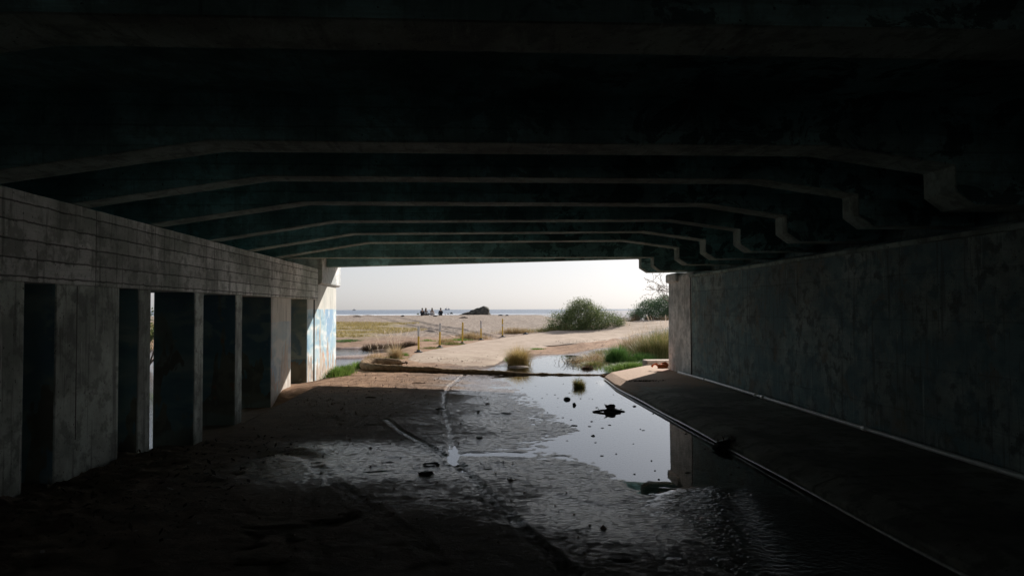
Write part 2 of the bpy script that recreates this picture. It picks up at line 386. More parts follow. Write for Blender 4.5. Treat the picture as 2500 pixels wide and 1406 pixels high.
WET = WET*(1-sst(19.5, 22, GY)*sst(0.2, 0.6, xs-GX))
WET = np.maximum(WET, sst(POND+0.14, POND+0.03, GZ)*sst(-4.3, -5, GX)*0.8*(1-sst(60, 80, GY)))
INS = 1-sst(13.5, 15.5, GY+0.25*GX)  # shade tone painted into the mud under the deck, edged like its shadow
BEACH = sst(40, 50, GY+4*nz2) * (1 - 0.0*GX)
GR = np.clip(sst(44, 47, GY+2*nz1)*(1-sst(63, 72, GY+3*nz2))*sst(-3.5, -8.5, GX+2.0*nz2)*sst(-0.55, 0.1, nz2+0.3*nz1), 0, 1)
me = bpy.data.meshes.new('ground')
co = np.stack([GX, GY, GZ], -1).reshape(-1, 3).astype(np.float32)
idx = np.arange(nx*ny).reshape(ny, nx)
q = np.stack([idx[:-1, :-1], idx[:-1, 1:], idx[1:, 1:], idx[1:, :-1]], -1).reshape(-1, 4)
me.vertices.add(len(co)); me.vertices.foreach_set('co', co.ravel())
me.loops.add(q.size); me.loops.foreach_set('vertex_index', q.ravel().astype(np.int32))
me.polygons.add(len(q)); me.polygons.foreach_set('loop_start', np.arange(0, q.size, 4, dtype=np.int32)); me.polygons.foreach_set('loop_total', np.full(len(q), 4, np.int32))
me.update(calc_edges=True); me.polygons.foreach_set('use_smooth', [True]*len(q))
for nm, A in (('wet', WET), ('beach', BEACH), ('grassy', GR), ('damp', damp), ('inside', INS)):
    a = me.attributes.new(nm, 'FLOAT', 'POINT'); a.data.foreach_set('value', A.ravel().astype(np.float32))
m = NM('mud_sand_ground'); p = m.pos()
wet, beach, grs, dmp, ins = (m.attr(k) for k in ('wet', 'beach', 'grassy', 'damp', 'inside'))
n1 = m.noise(p, 2.2, 6, 0.6); n2 = m.noise(p, 14, 6, 0.65); n3 = m.noise(p, 70, 3, 0.6); vo = m.n('TexVoronoi', Vector=p, Scale=5.0).outputs['Distance']
mud = m.mix(m.mr(n1, 0.35, 0.65), (0.25, 0.145, 0.085), (0.42, 0.26, 0.165))
mud = m.mix(m.math('MULTIPLY', m.mr(n2, 0.5, 0.7), 0.55), mud, (0.10, 0.06, 0.04))
mud = m.mix(m.math('MULTIPLY', dmp, 0.85), mud, m.mix(m.mr(n2, 0.35, 0.7), (0.135, 0.105, 0.09), (0.075, 0.052, 0.042)))
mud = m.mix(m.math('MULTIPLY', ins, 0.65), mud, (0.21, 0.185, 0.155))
shn = m.n('TexNoise', Vector=m.scaled(p, (1, 0.55, 1)), Scale=5.0, Detail=7, Roughness=0.85).outputs['Fac']
sand = m.mix(m.mr(shn, 0.38, 0.62), (0.13, 0.098, 0.078), (0.43, 0.35, 0.285))
sand = m.mix(m.mr(m.noise(p, 0.35, 4), 0.4, 0.65, 0, 0.4), sand, (0.27, 0.20, 0.15))
gcol = m.mix(m.mr(n2, 0.3, 0.7), (0.20, 0.165, 0.05), (0.36, 0.27, 0.11))
c = m.mix(beach, mud, sand); c = m.mix(grs, c, gcol)
sk1 = m.noise(m.scaled(p, (1, 1.3, 1)), 14, 8, 0.8, 0.3); sk2 = m.noise(m.scaled(p, (1, 1.7, 1)), 4.5, 5, 0.6, 0.5)
wn = m.math('ADD', wet, m.math('ADD', m.math('MULTIPLY', m.math('SUBTRACT', sk1, 0.5), 1.5), m.math('MULTIPLY', m.math('SUBTRACT', sk2, 0.5), 0.9)))
spk = m.noise(m.scaled(p, (0.8, 1.5, 1)), 22, 5, 0.75, 0.3); rg = m.math('ADD', m.mr(wn, 0.18, 0.66, 0.80, 0.14), m.math('MULTIPLY', m.math('MAXIMUM', m.mr(spk, 0.50, 0.58), m.mr(sk2, 0.57, 0.63)), 0.28))
hh = m.math('ADD', m.math('ADD', m.math('ADD', sk1, spk), m.math('MULTIPLY', n2, 0.6)), m.math('MULTIPLY', n3, 0.25))
st = m.mr(wet, 0.15, 0.7, 0.7, 0.30)
m.b.inputs['Specular Tint'].default_value = (0.74, 0.88, 1.0, 1)
M['ground'] = m.fin(c, rg, m.bump(hh, st, 0.03), m.mr(wet, 0.2, 0.8, 0.15, 0.85))
me.materials.append(M['ground'])
ground = bpy.data.objects.new('ground', me); C.objects.link(ground); tag(ground, kind='structure')

# ------------------------------------------------------------------ water
def water_mat(name, ripple, tint=(0.75, 0.72, 0.66), local=False):
    m = NM(name); p = m.pos()
    n = m.noise(m.scaled(p, (1.0, 1.3, 1)), 5.0, 3, 0.5); f = m.noise(m.scaled(p, (1, 1.1, 1)), 17, 3, 0.6, 0.8)
    sx = m.n('SeparateXYZ', Vector=p)
    if local:
        dx = m.math('SUBTRACT', sx.outputs[0], 2.3); dy = m.math('SUBTRACT', sx.outputs[1], 5.35)
        r2 = m.math('SQRT', m.math('ADD', m.math('MULTIPLY', dx, dx), m.math('MULTIPLY', m.math('MULTIPLY', dy, dy), 0.35)))
        k = m.mr(m.math('ADD', r2, m.math('MULTIPLY', n, 0.3)), 1.2, 0.95)
        h = m.math('ADD', m.math('MULTIPLY', n, 0.05*ripple), m.math('MULTIPLY', m.math('MULTIPLY', f, k), 2.2))
    else:
        h = m.math('MULTIPLY', m.math('ADD', n, m.math('MULTIPLY', f, 0.5)), ripple)
    nrm = m.bump(h, 1.0, 0.008)
    fr = m.n('Fresnel', IOR=1.33, Normal=nrm).outputs[0]
    gl = m.n('BsdfGlossy', Color=(0.94, 0.97, 1.0), Roughness=0.015, Normal=nrm)
    tr = m.n('BsdfTransparent', Color=tint)
    mx = m.n('MixShader'); m.set(mx.inputs[0], fr); m.set(mx.inputs[1], tr.outputs[0]); m.set(mx.inputs[2], gl.outputs[0])
    m.t.links.new(mx.outputs[0], m.out.inputs[0]); return m.m
mb = MB(); mb.add([(-3.3, 3, 0), (3.25, 3, 0), (3.25, 19, 0), (4.4, 20.6, 0), (4.4, 28.5, 0), (-0.6, 28.5, 0), (-0.6, 20, 0), (-3.2, 15, 0)], [tuple(range(8))])
# outline follows the sunken parts of the mud; whatever stands above water hides it
o = mb.build('puddle_water', water_mat('puddle_water', 0.35, local=True)); tag(o, kind='structure')
mb = MB(); mb.add([(-30, -30, POND), (-4.72, -30, POND), (-4.72, 24, POND), (-1.5, 27, POND), (-1.5, 45, POND), (-30, 45, POND)], [tuple(range(6))])
o = mb.build('creek_water', water_mat('creek_water', 0.8)); tag(o, kind='structure')
# sea
m = NM('sea'); p = m.pos(); sx = m.n('SeparateXYZ', Vector=p)
wv = m.noise(m.scaled(p, (0.02, 0.06, 1)), 1.0, 6, 0.65); fo = m.noise(m.scaled(p, (0.010, 0.05, 1)), 1.0, 5, 0.7)
foam = m.math('MULTIPLY', m.mr(fo, 0.50, 0.58), m.mr(sx.outputs[1], 460, 330))
c = m.mix(m.mr(wv, 0.35, 0.65), (0.06, 0.09, 0.14), (0.12, 0.16, 0.21)); c = m.mix(foam, c, (0.72, 0.74, 0.76))
M['sea'] = m.fin(c, m.mr(foam, 0, 1, 0.28, 0.8), m.bump(wv, 0.9, 3.0), 0.5)
mb = MB(); mb.add([(-15000, 104, -0.6), (15000, 104, -0.6), (15000, 14000, -0.6), (-15000, 14000, -0.6)], [(0, 1, 2, 3)])
o = mb.build('sea', M['sea']); tag(o, kind='structure')

# ------------------------------------------------------------------ path
def edge_pts(L): return [at(a, b)[:2] for a, b in L]
Lp = edge_pts([(948,897),(985,880),(1022,861),(1074,850),(1129,841),(1175,832),(1227,824),(1283,817),(1340,808),(1390,800),(1440,793),(1500,787),(1640,781)])
Rp = edge_pts([(1190,908),(1220,890),(1245,868),(1290,857),(1345,845),(1400,841),(1450,836),(1500,826),(1560,814),(1640,801)])
Lp.append((Lp[-1][0]+22, Lp[-1][1]+6)); Rp.append((Rp[-1][0]+20, Rp[-1][1]+4))
def resample(P, n):
    P = np.array(P); d = np.concatenate([[0], np.cumsum(np.hypot(*np.diff(P, axis=0).T))]); t = np.linspace(0, d[-1], n)
    return np.stack([np.interp(t, d, P[:, 0]), np.interp(t, d, P[:, 1])], -1)
La, Ra = resample(Lp, 160), resample(Rp, 160)
mb = MB(); NV = 28; vv = []
for i in range(160):
    for j in range(NV):
        u = j/(NV-1); x, y = La[i]*(1-u)+Ra[i]*u
        wob = 0.12*float(fbm(np.array([x/0.8]), np.array([y/0.8]), 3, 8)[0])*(1 if j in (0, NV-1) else 0)
        x += wob; e = min(u, 1-u); ei = i/12
        z = float(terrain(np.array([x]), np.array([y]), False)[0])
        zz = z + 0.05*min(1, e*12)*min(1, ei) - 0.03*(1-min(1, e*30)) - 0.05*(1-min(1, ei)) + 0.02*float(vnoise(np.array([x/1.1]), np.array([y/1.1]), 4)[0])*min(1, e*8)
        vv.append((x, y, zz))
mb.add(vv, [(i*NV+j, i*NV+j+1, (i+1)*NV+j+1, (i+1)*NV+j) for i in range(159) for j in range(NV-1)])
m = NM('path_sand'); p = m.pos(); n1 = m.noise(p, 1.1, 6, 0.6); n2 = m.noise(p, 16, 5, 0.7); sx = m.n('SeparateXYZ', Vector=p)
c = m.mix(m.mr(n1, 0.35, 0.65), (0.35, 0.265, 0.20), (0.46, 0.36, 0.28))
c = m.mix(m.math('MULTIPLY', m.mr(n2, 0.45, 0.7), 0.5), c, (0.27, 0.19, 0.14))
c = m.mix(m.mr(m.math('ADD', sx.outputs[1], m.math('MULTIPLY', n1, 6)), 29, 23, 0, 0.6), c, (0.24, 0.15, 0.10))
M['path'] = m.fin(c, 0.9, m.bump(m.math('ADD', n2, m.noise(p, 5, 4)), 0.6, 0.03), 0.2)
o = mb.build('path', M['path'], smooth=True); tag(o, kind='structure')

# ------------------------------------------------------------------ raised pavement on the right
def paving():
    mb = MB(); js = [-12, -7.5, -2.7, 1.95, 6.6, 11.25, 15.8]
    for a, b in zip(js[:-1], js[1:]):
        a += 0.006; b -= 0.006; n = 1
        prof = [(3.10, -0.25), (3.10, 0.075), (3.12, 0.09), (3.34, 0.165), (4.99, 0.18), (4.99, -0.25)]
        vs_ = [(x, a, z) for x, z in prof] + [(x, b, z) for x, z in prof]; k = len(prof)
        mb.add(vs_, [tuple(range(k-1, -1, -1)), tuple(range(k, 2*k))] + [(i, (i+1) % k, k+(i+1) % k, k+i) for i in range(k)])
    # last flag, flaring outwards
    a = 15.806
    bot = [(3.10, a, -.25), (3.10, a, .075), (3.34, a, .165), (4.99, a, .18), (4.99, a, -.25)]
    far = [(3.22, 17.75, -.25), (3.22, 17.75, .06), (3.42, 17.95, .15), (4.99, 20.1, .18), (4.99, 20.1, -.25)]
    mb.add(bot+far, [(4, 3, 2, 1, 0), (5, 6, 7, 8, 9)] + [(i, (i+1) % 5, 5+(i+1) % 5, 5+i) for i in range(5)])
    return mb
pv = paving().build('pavement', M['pave'], bevel=0.012); tag(pv, kind='structure')
M['pale_strip'] = plain('pale_kerb_strip', (0.5, 0.5, 0.48), 0.25, 0.2, 20, 0.3)  # thin pale strip along the foot of the kerb
mb = MB()
mb.tube([(3.085, y, 0.022+0.006*math.sin(y*2)) for y in np.arange(-8, 15.8, .6)] + [(3.10, 15.9, .022), (3.2, 17.7, .022)], 0.016, 6)
o = mb.build('kerb_strip', M['pale_strip'], pv, smooth=True)

# ------------------------------------------------------------------ bridge
bridge = empty('concrete_bridge', (0, 0, 0), 'dark concrete beam bridge over the wet underpass, open towards the beach', 'bridge')  # unseen stretch behind the camera is lengthened to block back light
SLAB = 3.50
def prism(mb, prof, y0, wdt, sk_=0.0, y0b=None):
    k = len(prof)
    f1 = [(x, y0 + sk_*x, z) for x, z in prof]; f2 = [(x, y0 + wdt + sk_*x, z) for x, z in prof]
    fs = [tuple(range(k-1, -1, -1)), tuple(range(k, 2*k))] + [(i, (i+1) % k, k+(i+1) % k, k+i) for i in range(k)]
    if sum(prof[i][0]*prof[(i+1) % k][1]-prof[(i+1) % k][0]*prof[i][1] for i in range(k)) > 0: fs = [f[::-1] for f in fs]
    mb.add(f1 + f2, fs)
def girder_profile(flat=None):
    zc = 3.11 if flat is None else flat; zr = 2.95 if flat is None else flat
    L = [(-14, SLAB+.02), (-14, 2.81), (-12.3, 2.81), (-11, 3.11), (-6.9, 3.11), (-4.95, 2.81), (-4.12, 2.81 if flat is None else min(flat, 2.9))]
    if flat is None: L += [(-2.18, zc), (3.15, zc), (4.25, zr)]
    else: L += [(4.25, flat)]
    dz = 0 if flat is None else (flat-2.95)*1.0
    L += [(4.25, 2.72+dz*.5), (4.42, 2.60+dz*.5), (5.58, 2.60), (5.58, SLAB+.02)]
    return L
for yn, wd in ((-16.6, .42), (-14.7, .42), (-12.8, .42), (-10.8, .42), (-8.9, .42), (-7.0, .42), (-5.1, .42), (-3.3, .42), (-1.5, .42), (0.6, .42), (3.57, .46), (6.21, .48), (7.84, .37), (9.68, .40), (11.65, .35), (13.5, .38), (15.3, .40)):
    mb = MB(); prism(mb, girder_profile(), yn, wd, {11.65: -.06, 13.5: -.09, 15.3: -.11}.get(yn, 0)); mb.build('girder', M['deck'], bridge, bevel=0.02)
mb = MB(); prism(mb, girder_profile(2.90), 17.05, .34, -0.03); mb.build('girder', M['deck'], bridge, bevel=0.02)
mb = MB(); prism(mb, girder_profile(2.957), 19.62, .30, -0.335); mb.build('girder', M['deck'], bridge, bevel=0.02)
mb = MB(); EDGE = lambda x: 21.55 - 0.30*x
mb.add([(-14, -17.6, SLAB), (5.9, -17.6, SLAB), (5.9, EDGE(5.9), SLAB), (-14, EDGE(-14), SLAB), (-14, -17.6, SLAB+.3), (5.9, -17.6, SLAB+.3), (5.9, EDGE(5.9), SLAB+.3), (-14, EDGE(-14), SLAB+.3)],
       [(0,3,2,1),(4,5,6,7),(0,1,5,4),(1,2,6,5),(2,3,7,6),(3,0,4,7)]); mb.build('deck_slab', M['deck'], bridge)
mb = MB()
for (yy, z0, z1) in ((0, 3.10, 4.55),):
    mb.add([(x, EDGE(x)+d, z) for z in (z0, z1) for x, d in ((-14, .0), (5.9, .0), (5.9, .25), (-14, .25))], [(0,3,2,1),(4,5,6,7),(0,1,5,4),(1,2,6,5),(2,3,7,6),(3,0,4,7)])
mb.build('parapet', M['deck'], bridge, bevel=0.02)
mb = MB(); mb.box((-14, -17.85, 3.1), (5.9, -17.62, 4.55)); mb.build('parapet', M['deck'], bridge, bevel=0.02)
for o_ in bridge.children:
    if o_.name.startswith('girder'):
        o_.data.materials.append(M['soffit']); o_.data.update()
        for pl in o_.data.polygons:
            if (pl.normal.z < -0.3 and pl.center.z < 3.4) or (pl.normal.x < -0.5 and pl.center.x > 4): pl.material_index = 1  # undersides coloured apart from the faces to imitate the light reaching each
# right abutment
mb = MB(); prism(mb, [(4.97, -.6), (4.97, 2.45), (5.04, 2.50), (5.62, 2.55), (5.62, 3.48), (7.2, 3.48), (7.2, -.6)], -17.8, 34.2); mb.build('abutment_wall', M['wall'], bridge, bevel=0.015)
mb = MB(); prism(mb, [(4.955, -.6), (4.99, 2.47), (5.05, 2.55), (5.62, 2.56), (5.62, 3.40), (7.2, 3.40), (7.2, -.6)], 16.44, 1.96); mb.build('abutment_pier', M['pier'], bridge, bevel=0.03)
mb = MB(); mb.box((4.92, 17.5, 2.34), (5.4, 18.46, 2.57)); mb.build('pier_corbel', M['pier'], bridge, bevel=0.05)
mb = MB(); mb.box((4.915, -17.7, 2.405), (4.985, 16.42, 2.462)); mb.build('ledge', M['soffit'], bridge, bevel=0.01)
# unseen left abutment of the far bay, added to dim that bay
mb = MB(); mb.box((-14.6, -17.8, -1.2), (-13.6, 24, 3.45)); mb.build('abutment_wall', M['wall'], bridge)
# cap beam
mb = MB(); mb.box((-4.86, -17.5, 1.97), (-4.10, 20.05, 2.80)); mb.build('cap_beam', M['cap'], bridge, bevel=0.012)
# columns
def col(y0, y1, mat_i, x0=-4.76, z0=-.75, z1=1.985, name='column'):
    mb = MB(); x1 = -4.15
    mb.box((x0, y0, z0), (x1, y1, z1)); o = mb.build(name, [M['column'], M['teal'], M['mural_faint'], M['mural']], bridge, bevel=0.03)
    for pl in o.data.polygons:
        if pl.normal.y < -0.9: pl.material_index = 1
        if pl.normal.x > 0.9: pl.material_index = mat_i
    return o
for (a, b, k) in ((-17.4, -15.2, 0), (-13.4, -13.0, 0), (-11.3, -10.9, 0), (-9.4, -8.3, 0), (-7.4, -6.9, 0), (-5.5, -5.1, 0), (-3.6, -3.2, 0), (-1.7, -1.3, 0), (0.2, 0.6, 0), (2.1, 2.5, 0), (3.6, 7.12, 0), (7.61, 8.98, 0), (9.45, 9.84, 0), (11.34, 11.73, 0), (13.27, 13.67, 0), (15.6, 17.31, 2)): col(a, b, k)
col(18.97, 19.74, 3, z1=2.0)
# end pier with mural and corbelled head
mb = MB(); mb.box((-4.9, 19.77, -.9), (-4.14, 22.95, 2.40)); mb.build('end_pier', M['mural'], bridge, bevel=0.025)
mb = MB(); prism(mb, [(-5.0, 2.40), (-5.0, 3.44), (-4.06, 3.44), (-4.06, 2.44), (-4.12, 2.40)], 20.4, 2.85); mb.build('pier_head', M['pier'], bridge, bevel=0.02)
jf = plain('joint_filler', (0.05, 0.05, 0.045))
for a_, b_ in (((-4.17, 8.012, .35), (-4.147, 8.026, 1.96)), ((-4.17, 19.735, -.5), (-4.125, 19.775, 2.0)), ((4.95, 16.41, .1), (4.965, 16.44, 2.45))):
    mb = MB(); mb.box(a_, b_); mb.build('joint_strip', jf, bridge)

# white pipe along the wall foot
M['pvc'] = plain('white_pvc', (0.75, 0.76, 0.76), 0.35, 0.08, 8, 0.05)
wp = empty('white_pipe', (4.88, 1, .2), 'long thin white pipe lying on the pavement along the foot of the right wall', 'pipe')
mb = MB(); ys = np.arange(-6, 17.6, .8); mb.tube([(0.015*math.sin(y*.9), y-1, 0.012*math.sin(y*.6)+.01) for y in ys], 0.028, 10); mb.build('tube', M['pvc'], wp, smooth=True)
for y in (8.95, 12.1, 12.42, 15.3):
    mb = MB(); mb.tube([(0.015*math.sin(y*.9), y-1-.06, 0.012*math.sin(y*.6)+.01), (0.015*math.sin(y*.9), y-1+.06, 0.012*math.sin(y*.6)+.01)], 0.037, 10); mb.build('coupling', M['pvc'], wp, smooth=True)

# ------------------------------------------------------------------ vegetation
def leafmat(name, stops, rough=0.6, trans=0.35):
    m = NM(name); g = m.n('NewGeometry'); c = m.ramp(g.outputs['Random Per Island'], stops)
    m.fin(c, rough, spec=0.3)
    tl = m.n('BsdfTranslucent', Color=c); mx = m.n('MixShader', i0=trans, i1=m.b.outputs[0], i2=tl.outputs[0])
    m.t.links.new(mx.outputs[0], m.out.inputs[0]); return m.m
M['g_green'] = leafmat('fresh_grass', [(0, (0.07, 0.14, 0.025)), (.5, (0.15, 0.26, 0.05)), (1, (0.30, 0.38, 0.11))])
M['g_dark'] = leafmat('dark_sedge', [(0, (0.04, 0.10, 0.02)), (.7, (0.10, 0.21, 0.05)), (1, (0.19, 0.28, 0.08))])
M['g_straw'] = leafmat('straw_grass', [(0, (0.24, 0.16, 0.07)), (.6, (0.42, 0.30, 0.15)), (1, (0.55, 0.44, 0.27))])
M['g_mixed'] = leafmat('mixed_grass', [(0, (0.07, 0.11, 0.02)), (.45, (0.16, 0.18, 0.05)), (.75, (0.34, 0.26, 0.11)), (1, (0.5, 0.4, 0.22))])
M['g_gold'] = leafmat('golden_grass', [(0, (0.20, 0.17, 0.05)), (.5, (0.40, 0.28, 0.11)), (1, (0.56, 0.42, 0.20))], 0.6, 0.5)
M['g_brown'] = leafmat('brown_rush', [(0, (0.03, 0.022, 0.014)), (.6, (0.09, 0.055, 0.035)), (1, (0.20, 0.13, 0.08))])
M['plume'] = leafmat('feathery_plume', [(0, (0.60, 0.47, 0.36)), (1, (0.80, 0.70, 0.58))], 0.9, 0.5)
M['leaf'] = leafmat('bush_leaf', [(0, (0.05, 0.08, 0.03)), (.5, (0.13, 0.17, 0.06)), (1, (0.26, 0.29, 0.13))])
M['leaf2'] = leafmat('coastal_leaf', [(0, (0.04, 0.08, 0.04)), (.6, (0.10, 0.16, 0.085)), (1, (0.19, 0.25, 0.14))])
M['scrub'] = leafmat('dry_scrub', [(0, (0.09, 0.06, 0.03)), (.6, (0.19, 0.13, 0.07)), (1, (0.26, 0.22, 0.11))])
M['bark'] = plain('bark', (0.12, 0.09, 0.07), 0.9, 0.4, 20)
M['twig'] = plain('pale_twig', (0.42, 0.36, 0.30), 0.9, 0.3, 20)
def blade(mb, p, hgt, az, lean, wd, seg=4, mi=0):
    d = Vector((math.cos(az), math.sin(az), 0)); s = Vector((-d.y, d.x, 0)); vs_ = []
    for i in range(seg+1):
        t = i/seg; q = Vector(p) + d*(lean*hgt*t**1.8) + Vector((0, 0, hgt*t*(1-0.35*lean*t)))
        w_ = wd*(1-t**1.5)*.5
        if i == seg: vs_.append(q)
        else: vs_ += [q - s*w_, q + s*w_]
    fs = [(2*i, 2*i+1, 2*i+3, 2*i+2) for i in range(seg-1)] + [(2*seg-2, 2*seg-1, 2*seg)]
    mb.add(vs_, fs, mi); return vs_[-1]
def grass(name, loc, rx, ry, hgt, n, mat, label, lean=0.5, wd=0.012, plumes=0, group=None, cat='grass clump', tilt=(0, 0), sub=None):
    r = random.Random(hash((round(loc[0], 2), round(loc[1], 2))) & 0xffff)
    mb = MB(); nc = max(1, n//90); cl = [(r.gauss(0, .45), r.gauss(0, .45)) for _ in range(nc)]
    for i in range(n):
        c0 = cl[i % nc]; u, v = c0[0] + r.gauss(0, .3), c0[1] + r.gauss(0, .3)
        x, y = u*rx, v*ry; k = max(0.25, 1-0.35*math.hypot(u, v))
        az = math.atan2(v+r.gauss(0, .5), u+r.gauss(0, .5)); zz = tz(loc[0]+x, loc[1]+y) - loc[2] - .02
        if loc[1] < 27 and loc[0] > 0: zz = max(zz, -.03 - loc[2])
        hh_ = hgt*k*r.uniform(.5, 1.12)
        blade(mb, (x, y, zz), hh_, az, min(1.3, abs(r.gauss(lean, lean*.45))), wd*r.uniform(.6, 1.3))
    if plumes:
        ob = empty(name, loc, label, cat, group); mb.build('blades', mat, ob)
        pb = MB()
        for i in range(plumes):
            az = r.uniform(0, 6.28); x, y = r.gauss(0, .3)*rx, r.gauss(0, .3)*ry; hh_ = hgt*r.uniform(1.0, 1.45)
            tip = blade(pb, (x, y, -.02), hh_, az, r.uniform(.15, .65), 0.006)
            d = Vector((math.cos(az), math.sin(az), 0))
            for k in range(46):
                t = r.random(); c_ = Vector(tip) - (d*.35+Vector((0, 0, .9)))*t*0.26*hgt/0.8
                e = Vector((r.gauss(0, 1), r.gauss(0, 1), r.gauss(.8, .6))).normalized()*0.045*(1-abs(t-.5))*hgt/0.8
                s = Vector((-e.y, e.x, 0)); s = s.normalized()*.006 if s.length > 1e-6 else Vector((.006, 0, 0))
                pb.add([c_-s, c_+s, c_+e], [(0, 1, 2)])
        pb.build('plume', M['plume'], ob)
        return ob
    o = mb.build(name, mat, loc=loc); return tag(o, label, cat, group)
def bush(name, loc, lobes, leaves, size, mat, label, cat='bush', group=None, clus=60, spread=.17, stems=9):
    r = random.Random(hash((round(loc[0], 1), round(loc[1], 1))) & 0xffff); ob = empty(name, loc, label, cat, group)
    mb = MB(); tot = sum(l[3]*l[5]*l[4] for l in lobes)
    for (cx, cy, cz, rx, ry, rz) in lobes:
        n = int(leaves*rx*rz*ry/tot); nc = max(6, n//clus)
        for k in range(nc):
            th, ph = r.uniform(0, 6.28), math.acos(r.uniform(-.25, 1)); rr = r.uniform(.62, 1.0)**.6 * r.choice((1, 1, 1, 1.1))
            c0 = Vector((cx+rx*rr*math.sin(ph)*math.cos(th), cy+ry*rr*math.sin(ph)*math.sin(th), cz+rz*rr*math.cos(ph)))
            if c0.z < 0.03: c0.z = .05
            up = (c0-Vector((cx, cy, cz-.3))).normalized(); sp = spread*r.uniform(.6, 1.5)
            for j in range(clus):
                cg = lambda k_: max(-1.7, min(1.7, r.gauss(0, 1)))*k_
                q = c0 + Vector((cg(sp), cg(sp), cg(sp*.8))) + up*abs(r.gauss(0, sp*.5))
                if q.z < 0: q.z = abs(q.z)*.4
                s = size*r.uniform(.5, 1.3); a = Vector((r.gauss(0, 1), r.gauss(0, 1), r.gauss(.35, .8))).normalized()
                b = a.cross(Vector((r.gauss(0, 1), r.gauss(0, 1), r.gauss(0, 1)))).normalized()
                mb.add([q, q+a*s*.5+b*s*.22, q+a*s, q+a*s*.5-b*s*.22], [(0, 1, 2, 3)])
    mb.build('foliage', mat, ob); st_ = MB()
    for i in range(stems):
        cx, cy, cz, rx, ry, rz = lobes[i % len(lobes)]; th = r.uniform(0, 6.28)
        e = Vector((cx+rx*.7*math.cos(th), cy+ry*.7*math.sin(th), cz+rz*r.uniform(.3, .8))); b0 = Vector((cx*.6, cy*.6, -.1))
        mid = (b0+e)*.5+Vector((r.gauss(0, .1), r.gauss(0, .1), .15)); st_.tube([b0, mid, e], [.03*rz, .02*rz, .008], 6)
    
    if leaves > 8000:
        for i in range(8):
            cx, cy, cz, rx, ry, rz = lobes[i % len(lobes)]; th, ph = r.uniform(0, 6.28), r.uniform(.1, 1.35)
            e = Vector((cx+rx*1.12*math.sin(ph)*math.cos(th), cy+ry*1.1*math.sin(ph)*math.sin(th), cz+rz*1.1*math.cos(ph))); b0 = Vector((cx, cy, cz))*.6 + e*.4
            st_.tube([b0, (b0+e)*.5+Vector((r.gauss(0, .1), 0, .1)), e], [.02, .014, .008], 5)
    st_.build('stem', M['bark'], ob); return ob
def G(px, py): return at(px, py)

# big bush
x, y, z = G(1425, 803)
S = y/1800
bush('bush', (x, y, z-.05), [(0, 0, 8*S, 54*S, 1.5, 56*S), (-46*S, -.4, 0, 44*S, 1.2, 36*S), (48*S, .5, 10*S, 48*S, 1.3, 30*S), (-10*S, -.2, 22*S, 32*S, 1.0, 48*S), (84*S, .8, 8*S, 22*S, .9, 16*S)], 42000, 3.0*S, M['leaf'], 'large dark green mounded bush beside the sandy path, biggest of the bushes', spread=6.5*S, clus=45, group='bushes by the beach path')
x, y, z = G(1600, 781)
S = y/1800
bush('bush', (x, y+1, z), [(0, 0, .35, 40*S, 1.6, 34*S), (35*S, .3, .45, 34*S, 1.6, 42*S), (-28*S, 0, .2, 22*S, 1.2, 18*S), (80*S, .3, .45, 40*S, 1.6, 34*S)], 24000, 3.4*S, M['leaf2'], 'bluish green low bush half hidden behind the right pier', group='bushes by the beach path', spread=6*S, clus=45)
for (px, py, wpx, hpx, mt, lb) in ((1552, 783, 10, 9, 'scrub', 'small brown scrub between the large bush and the bluish bush'), (1590, 783, 15, 8, 'scrub', 'low brown scrub at the foot of the bluish bush'), (1620, 783, 12, 6, 'scrub', 'flat brown scrub nearest the right pier'), (1530, 787, 20, 9, 'scrub', 'dry straggling scrub at the right toe of the large bush'), (1365, 806, 18, 10, 'g_mixed', 'yellow green scrub at the left toe of the large bush')):
    x, y, z = G(px, py); S = y/1800
    bush('scrub', (x, y, z), [(0, 0, 0.02, wpx*S, .5, hpx*S), (wpx*.6*S, .1, 0, wpx*.6*S, .4, hpx*.7*S)], 1500, .07, M[mt], lb, 'scrub', 'low scrub by the path', clus=30, spread=.1, stems=3)
# thin tree behind the right pier
x, y, z = (13.6, 46.0, .35)
tr = empty('tree', (x, y, z), 'thin half bare tree with airy twigs rising behind the right pier', 'tree')
tb = MB(); lb_ = MB(); rt = random.Random(5)
def limb(p, d, ln, rad, lv):
    pts = [p]; q = Vector(p); dd = Vector(d)
    for i in range(4):
        dd = (dd + Vector((rt.gauss(0, .16), rt.gauss(0, .16), rt.gauss(.02, .1)))).normalized(); q = q + dd*ln/4; pts.append(q.copy())
    tb.tube(pts, [max(.011, rad*(1-.16*i)) for i in range(5)], 5, cap=False)
    if lv == 0 or ln < .18:
        for _ in range(2):
            a = Vector((rt.gauss(0, 1), rt.gauss(0, 1), rt.gauss(0, 1))).normalized()*.10; b = a.cross(Vector((0, .3, 1))).normalized()*.03
            c0 = q + Vector((rt.gauss(0, .08), rt.gauss(0, .08), rt.gauss(0, .08))); lb_.add([c0, c0+a*.5+b, c0+a, c0+a*.5-b], [(0, 1, 2, 3)])
        return
    for _ in range(3 if lv > 2 else 2):
        k = rt.choice((2, 3, 4)); s = Vector((rt.gauss(0, .75), rt.gauss(0, .6), rt.gauss(.15, .4)))
        limb(pts[k], (dd + s).normalized(), ln*rt.uniform(.55, .75), rad*.55, lv-1)
limb(Vector((0, 0, -.2)), (-.08, 0, 1), 1.5, .09, 0)
for d, ln in (((-.75, 0, .75), 1.35), ((-.45, .2, .9), 1.5), ((-.9, -.2, .45), 1.15), ((.2, .1, 1), 1.4), ((.7, .2, .7), 1.3)): limb(Vector((-.1, 0, 1.15)), Vector(d).normalized(), ln, .045, 4)
tb.build('trunk', plain('grey_bark', (0.22, 0.18, 0.16), .9, .2, 10), tr); lb_.build('crown', M['scrub'], tr)

